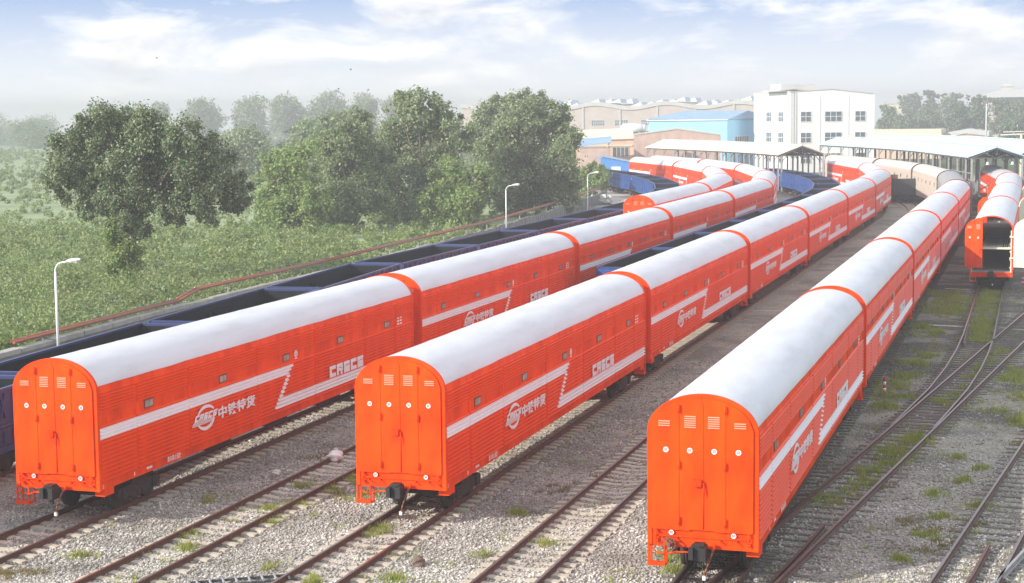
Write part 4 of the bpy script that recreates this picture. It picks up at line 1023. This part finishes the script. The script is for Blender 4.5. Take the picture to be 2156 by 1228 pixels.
# white block: corner to the viewer; local frame: right face along +x at y=0, left face along +y at x=0
ang = math.radians(24)
t = box_building('white_building', 'white three-storey block with gabled end and square windows', 'building', -44.5, 325, ang)
Wd, Dp, Ht = 16.6, 26.0, 15.3
mb = MB(); mb.prism([(0, 0), (Wd, 0), (Wd, Ht - .5), (Wd * .5, Ht + .45), (0, Ht)], 0, Dp); obj('wall', mb, M['whitewall'], t)
mb = MB()
mb.box(-.12, -.0, .2, Dp, Ht - .05, Ht + .25)
for i in (0, 1):
    p0, p1 = ((0, Ht), (Wd * .5, Ht + .45)) if i == 0 else ((Wd * .5, Ht + .45), (Wd, Ht - .5))
    mb.prism([p0, p1, (p1[0], p1[1] + .18), (p0[0], p0[1] + .18)], -.10, Dp + .05)
obj('roof', mb, M['greytrim'], t)
for z in (2.7, 6.65, 10.65):
    window_on(t, 3.2, 0, z, 2.0, 1.85, 2, 2); window_on(t, 8.6, 0, z, 3.3, 1.85, 3, 2); window_on(t, 13.9, 0, z, 2.0, 1.85, 2, 2)
    window_on(t, 0, 5.8, z, 3.6, 1.85, 3, 2, 'x'); window_on(t, 0, 14.5, z, 3.6, 1.85, 3, 2, 'x')
for x in (1.3, 5.9, 11.5, 16.6):
    mb = MB(); mb.box(x - .12, x + .12, -.06, 0, 0, Ht - .6); obj('pilaster', mb, M['whitewall'], t)
mb = MB()
for x in (.35, .85): mb.box(x - .03, x + .03, -.28, -.22, 3, Ht + .3)
for i in range(38): mb.box(.38, .82, -.27, -.23, 3.2 + i * .33, 3.24 + i * .33)
obj('ladder', mb, M['steelgrey'], t)
mb = MB(); mb.prism([(-1.6, Ht + .30), (3.2, Ht + .75), (3.2, Ht + .95), (-1.6, Ht + .5)], 1.0, 14); obj('rooftop_canopy', mb, M['greytrim'], t)
mb = MB(); mb.box(.6, 7.5, 8, 16, Ht + .5, Ht + 1.7); obj('rooftop_box', mb, M['greytrim'], t)
# sky-blue shed building
t = box_building('blue_building', 'sky-blue clad industrial shed left of the white block', 'building', -59.6, 343, math.radians(-12))
mb = MB(); mb.prism([(-17.5, 0), (0, 0), (0, 10.2), (-17.5, 10.4)], 0, 24); obj('wall', mb, M['bluewall'], t)
mb = MB(); mb.add([(-17.9, -.4, 10.42), (.3, -.4, 10.22), (.3, 24.4, 10.3), (-17.9, 24.4, 10.5), (-14.5, 12, 12.1), (-.1, 12, 12.0)], [(0, 1, 5, 4), (4, 5, 2, 3), (0, 4, 3), (1, 2, 5), (0, 3, 2, 1)]); obj('roof', mb, M['bluedark'], t)
mb = MB(); mb.box(-17.8, .2, -.35, -.02, 10.05, 10.28); obj('gutter', mb, M['whitesheet'], t)
window_on(t, -3.2, 0, 5.0, 3.4, 3.2, 5, 1); window_on(t, 0, 8, 5.2, 7.5, 3.0, 6, 1, 'x', 1)
# brick building with gable end
t = box_building('brick_building', 'low brick works building with a gable end and cream roof edge', 'building', -69.1, 300, math.radians(14))
Gw = 15.6
mb = MB(); mb.prism([(0, 0), (Gw, 0), (Gw, 7.5), (Gw * .5, 8.7), (0, 7.7)], 0, .4, 0); obj('gable_wall', mb, M['brick'], t)
mb = MB(); mb.box(.0, Gw, .42, 16, 0, 7.0); obj('rear_wall', mb, M['brick'], t)
mb = MB()
mb.add([(0, -.05, 7.7), (Gw * .5, -.05, 8.7), (Gw * .5, 16, 8.7), (0, 16, 7.7), (Gw, -.05, 7.5), (Gw, 16, 7.5)], [(0, 1, 2, 3), (1, 4, 5, 2)]); obj('roof', mb, M['creamtrim'], t)
mb = MB()
for p0, p1 in (((0, 7.72), (Gw * .5, 8.72)), ((Gw * .5, 8.72), (Gw, 7.52))): mb.prism([p0, p1, (p1[0], p1[1] + .25), (p0[0], p0[1] + .25)], -.15, .0)
obj('gable_coping', mb, M['greytrim'], t)
mb = MB(); mb.box(-10.5, -.02, 1.2, 12, 0, 7.0); obj('side_wall', mb, M['brickpale'], t)
mb = MB(); mb.add([(-10.8, .9, 7.05), (-.02, .9, 7.3), (-.02, 13, 8.9), (-10.8, 13, 8.6), (-10.8, .9, 6.8), (-.02, .9, 7.02)], [(0, 1, 2, 3), (4, 5, 1, 0)]); obj('side_roof', mb, M['creamroof'], t)
for x in (-6.9, -2.4): window_on(t, x, 1.2, 4.7, 2.9, 1.7, 4, 1, frame='creamtrim')
mb = MB(); mb.box(-10.5, -.3, 1.0, 1.2, 2.9, 3.3); mb.box(-10.5, -.3, 1.05, 1.2, 5.7, 6.0); mb.box(-5.0, -4.7, 1.0, 1.19, 0, 6.8); obj('band_course', mb, M['creamtrim'], t)
# lean-to with blue roof at the left
t = box_building('lean_to_shed', 'dark brick lean-to with a small blue roof at the tree edge', 'shed', -71.2, 291, math.radians(14))
mb = MB(); mb.box(-5.4, -.3, .2, 5, 0, 5.6); obj('wall', mb, M['brick'], t)
mb = MB(); mb.add([(-5.8, -.2, 6.0), (.1, -.2, 6.7), (.1, 5.5, 7.6), (-5.8, 5.5, 7.2), (-5.8, -.2, 5.85), (.1, -.2, 6.55)], [(0, 1, 2, 3), (4, 5, 1, 0)]); obj('roof', mb, M['bluedark'], t)
# barrel-roofed factory at the back
t = box_building('arched_factory', 'long hazy factory with wavy barrel roof and sawtooth skylights', 'factory', -221, 650, math.radians(-1))
SP = 28.6
def wave(x): return 14.4 + 1.8 * (.5 + .5 * math.cos(2 * PI * (x - 56.) / SP))
xs = [i * 1.8 for i in range(0, 78)]
mb = MB(); mb.prism([(0, 0)] + [(x, wave(x)) for x in xs] + [(xs[-1], 0)], 0, 60); obj('wall', mb, M['beigewall'], t)
mb = MB(); q0 = [(x, wave(x) - 1.3) for x in xs]; q1 = [(x, wave(x) + .2) for x in xs]
for i in range(len(xs) - 1): mb.prism([q0[i], q0[i + 1], q1[i + 1], q1[i]], -.5, -.0)
for x in range(6, 138, 15): mb.box(x - .35, x + .35, -.35, -.01, 0, wave(x) - 1.35)
mb.box(0, 138, -.4, -.01, 4.9, 5.6); obj('roof_band', mb, M['greytrim'], t)
for yy in (8, 24, 40):
    for i in range(15):
        x = 4 + i * 8.7 + (yy % 5); mb = MB(); zb = wave(x + 1) + .1
        mb.prism([(x, zb), (x + 5.2, zb), (x + 4.6, zb + 1.7)], yy, yy + 10, 0); mb.add([(x + 5.22, yy + .2, zb + .1), (x + 4.62, yy + .2, zb + 1.65), (x + 4.62, yy + 9.8, zb + 1.65), (x + 5.22, yy + 9.8, zb + .1)], [(0, 1, 2, 3)], 1)
        obj('skylight', mb, [M['whitesheet'], M['skylight']], t)
for x in (57, 66.5, 77, 87, 97.5, 108): window_on(t, x, 0, 8.2, 5.2, 2.2, 6, 2)
# horizontal tank in front of the factory
t = thing('storage_tank', 'white horizontal cylindrical tank in front of the hazy factory', 'tank', (-77.5, 332, 8.0)) if False else thing('storage_tank', 'white horizontal cylindrical tank in front of the hazy factory', 'tank', (-77.5, 336, -.2))
mb = MB(); mb.cyl((-2.2, 0, 8.6), (2.2, 0, 8.6), 1.0, 18); mb.cyl((2.2, 0, 8.6), (2.55, 0, 8.6), .95, 18, 0, .5); mb.cyl((-2.2, 0, 8.6), (-2.55, 0, 8.6), .95, 18, 0, .5); obj('vessel', mb, M['whitesheet'], t)
for x in (-1.4, 1.4):
    mb = MB(); mb.box(x - .15, x + .15, -.8, .8, 0, 7.9); obj('leg', mb, M['steelgrey'], t)
# low flat-roofed brick building, right
t = box_building('flat_roofed_building', 'long low brick building with a cream parapet right of the white block', 'building', -37.6, 420, math.radians(-2))
mb = MB(); mb.box(-2, 16.2, 0, 12, 0, 5.6); obj('wall', mb, M['brickpale'], t)
mb = MB(); mb.box(-2.2, 16.5, -.35, 12.3, 5.6, 7.1); obj('parapet', mb, M['creamtrim'], t)
t = box_building('gabled_shed', 'low brick shed with shallow grey gable left of the concrete pole', 'shed', -20.9, 424, math.radians(-2))
mb = MB(); mb.prism([(0, 0), (10.4, 0), (10.4, 5.2), (5.4, 5.9), (0, 4.9)], 0, 14); obj('wall', mb, M['brick'], t)
mb = MB()
for p0, p1 in (((-.2, 4.95), (5.4, 5.95)), ((5.4, 5.95), (10.7, 5.25))): mb.prism([p0, p1, (p1[0], p1[1] + 1.1), (p0[0], p0[1] + 1.1)], -.3, 14.2)
obj('roof', mb, M['greytrim'], t)
# faint blocks and hall
t = box_building('beige_block', 'faint beige flat-roofed block among the far trees', 'building', -69.5, 860, 0)
mb = MB(); mb.box(0, 12.6, 0, 15, 0, 15.0); obj('wall', mb, M['creamtrim'], t); mb = MB(); mb.box(-.3, 12.9, -.3, 15.3, 15.0, 15.8); obj('parapet', mb, M['greytrim'], t)
for x in (3, 9): window_on(t, x, 0, 11.5, 2.0, 2.0, 2, 2)
t = box_building('grey_block', 'faint grey-pink block right of the beige block', 'building', -55.2, 868, 0)
mb = MB(); mb.box(0, 14.5, 0, 15, 0, 14.4); obj('wall', mb, M['pinkwall'], t); mb = MB(); mb.box(-.3, 14.8, -.3, 15.3, 14.4, 15.0); obj('parapet', mb, M['greytrim'], t)
for x in (3, 7.5, 12): window_on(t, x, 0, 11.3, 2.0, 2.0, 2, 2)
t = box_building('pink_hall', 'faint pink hall with sweeping grey hipped roof at the right edge', 'hall', -21.5, 700, 0)
mb = MB(); mb.box(0, 40, 0, 24, 0, 16.2); obj('wall', mb, M['pinkwall'], t)
mb = MB(); mb.box(-.3, 40.3, -.4, -.02, 9.5, 12.2); mb.box(-.3, 40.3, -.3, -.02, 15.2, 16.2); obj('band_course', mb, M['greytrim'], t)
mb = MB(); A_ = [(-3, -3, 16.4), (43, -3, 16.4), (43, 27, 16.4), (-3, 27, 16.4)]; B_ = [(9, 9, 19.6), (31, 9, 19.6), (31, 15, 19.6), (9, 15, 19.6)]
mb.add(A_ + B_, [(0, 1, 5, 4), (1, 2, 6, 5), (2, 3, 7, 6), (3, 0, 4, 7), (4, 5, 6, 7), (3, 2, 1, 0)]); obj('roof', mb, M['greytrim'], t)
mb = MB(); mb.box(8.8, 13.2, 9, 13, 19.6, 20.8); mb.prism([(8.2, 20.8), (13.8, 20.8), (11, 22.2)], 8.5, 13.5); mb.cyl((11, 11, 22), (11, 11, 24.0), .12, 8); obj('roof_lantern', mb, M['greytrim'], t)
for i in range(8): window_on(t, 3 + i * 4.8, 0, 13.7, 2.2, 2.0, 3, 2)
# concrete pole, pipe rack
t = thing('concrete_pole', 'tall pale concrete pole in front of the trees at right', 'pole', (-9.8, 380, -.2)); mb = MB(); mb.cyl((0, 0, 0), (0, 0, 12.8), .22, 10, 0, .15); obj('shaft', mb, M['greytrim'], t)
mb = MB(); mb.box(-.7, .7, -.06, .06, 12.1, 12.25); obj('crossarm', mb, M['steelgrey'], t)
t = thing('pipe_bridge', 'pale overhead pipe bridge at the right edge above the blue canopy', 'pipe bridge', (0, 300, -.2))
for x in (-2.0, 6.0): mb = MB(); mb.box(x - .18, x + .18, -.2, .2, 0, 7.5); obj('post', mb, M['creamtrim'], t)
mb = MB(); mb.cyl((-5.4, 0, 7.25), (8, 0, 7.75), .12, 8); mb.cyl((-5.0, .5, 7.75), (8, .5, 8.0), .08, 8); obj('pipe_run', mb, M['greytrim'], t)
# blue hut and bench
t = box_building('blue_hut', 'small bright blue hut with a white door by the road', 'hut', -71.6, 285, math.radians(8))
mb = MB(); mb.prism([(0, 0), (5.0, 0), (5.0, 3.3), (0, 4.3)], 0, 3.4); obj('wall', mb, M['hutblue'], t)
mb = MB(); mb.prism([(-.3, 4.36), (5.3, 3.24), (5.3, 3.40), (-.3, 4.52)], -.3, 3.7); obj('roof', mb, M['bluedark'], t)
mb = MB(); mb.box(1.9, 3.5, -.06, .02, .05, 2.5); obj('door', mb, M['winwhite'], t)
t = thing('white_bench', 'white bench standing on the grass before the blue hut', 'bench', (-69.6, 282.4, -.2), math.radians(8))
mb = MB(); mb.box(-.9, .9, -.25, .25, .42, .5); obj('seat', mb, M['winwhite'], t); mb = MB(); mb.box(-.9, .9, .2, .27, .55, 1.0); obj('backrest', mb, M['winwhite'], t)
for x in (-.8, .8): mb = MB(); mb.box(x - .05, x + .05, -.22, .25, 0, .42); mb.box(x - .04, x + .04, .2, .26, .5, .6); obj('leg', mb, M['steeldark'], t)
t = thing('rubble_heap', 'heap of pale rubble and planks against the end of the slab fence', 'rubble', (-53.2, 212, -.2))
for i in range(46):
    s_ = random.uniform(.15, .45); x, y = random.gauss(0, 1.0), random.gauss(-2, 4.0); z = max(0, 1.3 - .25 * abs(y + 2)) * random.random()
    mb = MB(); mb.box(x - s_, x + s_, y - s_ * .6, y + s_ * .6, z, z + s_ * .6, 0, Matrix.Rotation(random.uniform(0, 3), 3, Vector((random.random(), random.random(), 1)).normalized())); obj('broken_slab', mb, M['palestone'], t)
# ------------------------------------------------------------------ canopies
def smooth_path(pts, n):
    P = [Vector((*p, 0)) for p in pts]; out = []
    for i in range(len(P) - 1):
        p0, p1, p2, p3 = P[max(0, i - 1)], P[i], P[i + 1], P[min(len(P) - 1, i + 2)]
        for j in range(n):
            t_ = j / n; out.append(.5 * ((2 * p1) + (-p0 + p2) * t_ + (2 * p0 - 5 * p1 + 4 * p2 - p3) * t_ ** 2 + (-p0 + 3 * p1 - 3 * p2 + p3) * t_ ** 3))
    out.append(P[-1]); return [(q.x, q.y) for q in out]
def canopy(lab, left, half, ze, zr, roofm, post_step, name='open_canopy', rails=False, grp=None):
    """left: eave line; the ridge lies half metres to its right"""
    t = thing(name, lab, 'canopy', group=grp)
    Lp = smooth_path(left, 4); C = offset_path(Lp, half)
    for q in (0,):
        mb = MB(); mb.sweep([(-half - .5, ze - .12), (0, zr), (half + .5, ze - .12), (half + .5, ze - .02), (0, zr + .10), (-half - .5, ze - .02)], [(*p, 0) for p in C]); obj('roof', mb, M[roofm], t)
    mb = MB(); mb.sweep([(-.22, zr + .09), (0, zr + .17), (.22, zr + .09)], [(*p, 0) for p in C], closed=False); obj('ridge_cap', mb, M['whitesheet'], t)
    for sd in (-1, 1):
        E_ = offset_path(C, sd * half); mb = MB(); mb.sweep([(-.08, ze - .34), (.08, ze - .34), (.08, ze - .14), (-.08, ze - .14)], [(*p, 0) for p in E_]); obj('eave_beam', mb, M['steelgrey'], t)
    cl = lerp_path(C, post_step)
    for i, p in enumerate(cl):
        q0, q1 = cl[max(0, i - 1)], cl[min(len(cl) - 1, i + 1)]; u = (q1 - q0).normalized(); r = Vector((u.y, -u.x))
        for sd in (-1, 1):
            a = p + r * half * sd; mb = MB(); mb.box(a.x - .11, a.x + .11, a.y - .11, a.y + .11, -.2, ze - .34); obj('post', mb, M['steelgrey'], t)
        a, b = p - r * half, p + r * half; mb = MB()
        mb.cyl((a.x, a.y, ze - .2), (b.x, b.y, ze - .2), .06, 6); mb.cyl((a.x, a.y, ze - .2), (p.x, p.y, zr - .12), .07, 6); mb.cyl((b.x, b.y, ze - .2), (p.x, p.y, zr - .12), .07, 6)
        mb.cyl((p.x, p.y, ze - .2), (p.x, p.y, zr - .12), .05, 6)
        for sd in (-1, 1):
            m_ = p + r * half * .5 * sd; mb.cyl((p.x, p.y, ze - .2), (m_.x, m_.y, (ze + zr) / 2 - .16), .05, 6)
            k = p + r * half * sd; k2 = p + r * (half * .78) * sd; mb.cyl((k.x, k.y, ze - 1.1), (k2.x, k2.y, ze - .2), .05, 6)
        obj('roof_truss', mb, M['steeldark'], t)
    if rails:
        for sd, hh in ((-1, 3.3), (-1, 4.2), (-1, 2.2)):
            E_ = offset_path(C, sd * (half + .02)); mb = MB(); mb.sweep([(-.05, hh - .06), (.05, hh - .06), (.05, hh + .06), (-.05, hh + .06)], [(*p, 0) for p in E_]); obj('side_rail', mb, M['steelgrey'], t)
    return t
CE = [(-33.9, 239.8), (-38.0, 249.5), (-42.3, 258.4), (-48.9, 270.2), (-56.4, 282.6), (-66.0, 297.0)]
canopy('open-sided canopy with a cream pitched roof over the curving tracks', CE, 3.0, 5.4, 6.6, 'creamroof', 6.5)
BE = [(-6.6, 198), (-11.0, 216.3), (-16.0, 236), (-23.5, 256.5), (-33.2, 279)]
canopy('open-sided canopy with a pale blue pitched roof, its gable facing the viewer', BE, 2.8, 6.1, 7.1, 'blueroof', 5.0, rails=True, grp='pale blue canopies')
BE2 = [(x, y) for x, y in offset_path(smooth_path(BE, 4), 6.6)]
canopy('second pale blue canopy roof rising behind the gabled one', BE2[1::4] + [BE2[-1]], 3.2, 6.3, 7.55, 'blueroof', 8.0, grp='pale blue canopies')
def canopy_lamp(x, y, z, lab):
    t = thing('hanging_lamp', lab, 'lamp', (x, y, z), group='lamps under the blue canopy'); mb = MB(); mb.cyl((0, 0, .05), (0, 0, .5), .02, 6); obj('rod', mb, M['steeldark'], t); mb = MB(); mb.cyl((0, 0, -.3), (0, 0, .05), .24, 12, 0, .08); obj('shade', mb, M['lampglass'], t)
canopy_lamp(-4.9, 198.2, 5.45, 'white lamp hanging at the left of the blue gable'); canopy_lamp(-2.2, 198.9, 5.45, 'white lamp hanging at the right of the blue gable')

# ------------------------------------------------------------------ small things on the ground
def lump(name, r, m, seed, flat=.7, sub=3):
    bm = bmesh.new(); bmesh.ops.create_icosphere(bm, subdivisions=sub, radius=1); rg = random.Random(seed)
    ph = [(rg.uniform(1, 3), rg.uniform(1, 3), rg.uniform(1, 3), rg.uniform(0, 6)) for _ in range(5)]
    for v in bm.verts:
        k = 1 + .13 * sum(math.sin(a * v.co.x * 2 + b * v.co.y * 2 + c * v.co.z * 2 + d) for a, b, c, d in ph) / 1.5
        v.co = Vector((v.co.x * r * k, v.co.y * r * k * .85, v.co.z * r * flat * k))
    me = bpy.data.meshes.new(name); bm.to_mesh(me); bm.free(); me.materials.append(m); return me
def on_ground(name, me, loc, lab, cat, grp=None): return tag(link(name, me, None, loc, random.uniform(0, 3)), lab, cat, grp)
on_ground('plastic_bag', lump('plastic_bag', .27, M['plastic'], 3), (-22.15, 51.5, .0), 'crumpled white plastic bag lying on the empty track', 'bag')
on_ground('stone', lump('stone', .15, M['palestone'], 5), (-23.2, 49.1, -.12), 'pale stone on dark ground left of the white bag', 'stone')
on_ground('stone', lump('stone', .09, M['palestone'], 6), (-22.9, 53.3, -.15), 'small white stone between the left-hand row and the empty track', 'stone')
on_ground('clod', lump('clod', .20, M['stone'], 8), (-14.9, 39.9, -.10), 'dark brown clod on the gravel at bottom centre', 'clod')
def bollard(x, y, lab):
    t = thing('marker_post', lab, 'marker post', (x, y, -.2), group='red and white marker posts')
    for i in range(5): mb = MB(); mb.cyl((0, 0, i * .13), (0, 0, i * .13 + .129), .06, 12); obj('band', mb, M['redpaint'] if i % 2 == 0 else M['white'], t)
    mb = MB(); mb.cyl((0, 0, .65), (0, 0, .70), .06, 12, 0, .03); obj('cap', mb, M['redpaint'], t)
bollard(-5.62, 69.7, 'red and white marker post beside the right-hand row'); bollard(-.5, 115.9, 'red and white marker post near the open door leaf at right')
t = thing('metal_ladder', 'flat metal ladder-like grille lying on the gravel at bottom centre-left', 'grille', (-18.55, 37.25, -.17), math.radians(-58))
for x in (-.22, .22): mb = MB(); mb.box(x - .025, x + .025, -1.3, 1.3, 0, .06); obj('side_rail', mb, M['steeldark'], t)
for i in range(8):
    mb = MB(); y = -1.15 + i * .32; mb.cyl((-.3, y, .09), (.3, y, .09), .032, 8); obj('rung', mb, M['steelgrey'], t)
def bird(x, y, z, lab):
    mb = MB(); mb.cyl((-.09, 0, 0), (.09, 0, 0), .035, 8, 0, .015); mb.add([(.04, 0, .02), (-.06, 0, .02), (-.02, .22, .09), (.04, .2, .09)], [(0, 1, 2, 3)]); mb.add([(.04, 0, .02), (-.06, 0, .02), (-.02, -.22, .09), (.04, -.2, .09)], [(3, 2, 1, 0)])
    tag(obj('bird', mb, M['bird'], None, (x, y, z)), lab, 'bird', 'birds in the sky')
bird(-82.5, 150, 17.3, 'tiny dark bird in the sky above the big dark tree'); bird(-62.0, 150, 15.8, 'tiny dark bird in the sky above the tall dense tree'); bird(-63.3, 150, 14.0, 'lowest tiny bird, just above the hazy trees')

# ------------------------------------------------------------------ light, sky, haze
SUND = Vector((1.4, 1.55, -1.0)).normalized()
elev = math.asin(-SUND.z); az = math.atan2(-SUND.x, -SUND.y)       # direction TO the sun, azimuth from +Y towards +X
sl = bpy.data.lights.new('sun', 'SUN'); sl.energy = 3.5; sl.angle = math.radians(.5); sl.color = (1, .955, .88)
so = bpy.data.objects.new('sun', sl); COL.objects.link(so); so.rotation_euler = SUND.to_track_quat('-Z', 'Y').to_euler(); so.location = (-60, -60, 60)
w = bpy.data.worlds.new('World'); SC.world = w; w.use_nodes = True
nt = w.node_tree; N = nt.nodes; Lk = nt.links; bg = N['Background']; bg.inputs['Strength'].default_value = .15
sky = N.new('ShaderNodeTexSky'); sky.sky_type = 'NISHITA'; sky.sun_disc = False; sky.sun_elevation = elev; sky.sun_rotation = az; sky.air_density = 1.0; sky.dust_density = .6; sky.ozone_density = 1.6
def node(t, **k):
    n = N.new(t)
    for q, v in k.items(): setattr(n, q, v)
    return n
def wire(v, sock):
    if isinstance(v, (int, float)): sock.default_value = v
    else: Lk.new(v, sock)
def mth(op, a, b, clamp=False):
    n = node('ShaderNodeMath', operation=op, use_clamp=clamp); wire(a, n.inputs[0]); wire(b, n.inputs[1]); return n.outputs[0]
def mixc(fac, a, b):
    n = node('ShaderNodeMix', data_type='RGBA'); wire(fac, n.inputs['Factor'])
    for v, k in ((a, 'A'), (b, 'B')):
        if isinstance(v, tuple): n.inputs[k].default_value = (*v, 1)
        else: Lk.new(v, n.inputs[k])
    return n.outputs['Result']
def rampc(f, stops):
    c = N.new('ShaderNodeValToRGB')
    while len(c.color_ramp.elements) < len(stops): c.color_ramp.elements.new(.5)
    for e, (p, col) in zip(c.color_ramp.elements, stops): e.position = p; e.color = (*col, 1)
    Lk.new(f, c.inputs['Fac']); return c.outputs['Color']
tc = N.new('ShaderNodeTexCoord'); G = tc.outputs['Generated']
sx = N.new('ShaderNodeSeparateXYZ'); Lk.new(G, sx.inputs[0]); Z = sx.outputs['Z']
def cloud_noise(loc, sc, det, rough, dist=0.):
    mp = N.new('ShaderNodeMapping'); mp.inputs['Scale'].default_value = sc; mp.inputs['Location'].default_value = loc; Lk.new(G, mp.inputs['Vector'])
    nz = N.new('ShaderNodeTexNoise'); nz.inputs['Scale'].default_value = 1; nz.inputs['Detail'].default_value = det; nz.inputs['Roughness'].default_value = rough; nz.inputs['Distortion'].default_value = dist
    Lk.new(mp.outputs['Vector'], nz.inputs['Vector']); return nz.outputs['Fac']
S1 = (10, 10, 33)
c1 = cloud_noise((3.1, 1.7, .35), S1, 10, .58, .3)
c2 = cloud_noise((3.1, 1.7, .35 + .28), S1, 10, .58, .3)                      # the same clouds a little higher up: their shaded undersides
low = rampc(Z, [(0, (5.0, 5.1, 5.2)), (.03, (3.7, 3.95, 4.35)), (.07, (1.75, 2.4, 3.65)), (.30, (1.2, 1.8, 3.1))])
mask = rampc(c1, [(.455, (0, 0, 0)), (.62, (1, 1, 1))])
edge = mth('MULTIPLY', mth('SUBTRACT', c2, c1), 3.2)
shade = mth('ADD', mth('MULTIPLY', c1, 1.0), mth('MULTIPLY', edge, .5))
ccol = rampc(shade, [(.46, (5.0, 4.95, 4.9)), (.78, (3.4, 3.5, 3.75))])
vis = mixc(mask, low, ccol)
upper = mixc(.55, sky.outputs['Color'], (6.2, 6.1, 6.1))
fac = mth('MULTIPLY', mth('SUBTRACT', Z, .14), 7.0, True)
south = mth('MULTIPLY', mth('MULTIPLY', sx.outputs['Y'], -3.0), 1.0, True)       # the sunny half of the sky is bright down to the horizon
fac2 = mth('MAXIMUM', fac, south)
Lk.new(mixc(fac2, vis, upper), bg.inputs['Color'])

hz = MB(); hz.box(-950, 450, -100, 1450, -1.2, 26)
m = bpy.data.materials.new('haze'); m.use_nodes = True; m.node_tree.nodes.clear()
mo = m.node_tree.nodes.new('ShaderNodeOutputMaterial'); pv = m.node_tree.nodes.new('ShaderNodeVolumePrincipled'); pv.inputs['Color'].default_value = (.545, .565, .59, 1); pv.inputs['Density'].default_value = .00096
m.node_tree.links.new(pv.outputs['Volume'], mo.inputs['Volume'])
HAZE = tag(obj('haze', hz, m), 'pale mist hanging over the yard and fields', 'haze', kind='stuff')

# ------------------------------------------------------------------ camera
Rm = [[0.9558631780313753, 0.2935930388033612, -0.011345150945116664], [-0.019609794548037122, 0.1022767582199317, 0.9945626781082254], [-0.2931570242063853, 0.9504433661687738, -0.10351988632231858]]
cam = bpy.data.cameras.new('camera'); co = bpy.data.objects.new('camera', cam); COL.objects.link(co)
r, u, f = Vector(Rm[0]), Vector(Rm[1]), Vector(Rm[2])
mw = Matrix((r, u, -f)).transposed().to_4x4(); mw.translation = Vector((0, 0, 11.29)); co.matrix_world = mw
cam.sensor_width = 36; cam.sensor_fit = 'HORIZONTAL'; cam.lens = 3558.67 * 36 / 2156; cam.clip_start = .5; cam.clip_end = 4000
SC.camera = co
SC.view_settings.view_transform = 'Standard'; SC.view_settings.look = 'None'; SC.view_settings.exposure = .76; SC.view_settings.gamma = 1
SC.render.engine = 'CYCLES'
cy = SC.cycles; cy.use_denoising = True; cy.max_bounces = 6; cy.diffuse_bounces = 3; cy.glossy_bounces = 3; cy.transmission_bounces = 2; cy.volume_bounces = 1; cy.transparent_max_bounces = 6
cy.use_adaptive_sampling = True; cy.adaptive_threshold = .01; cy.sample_clamp_indirect = 6
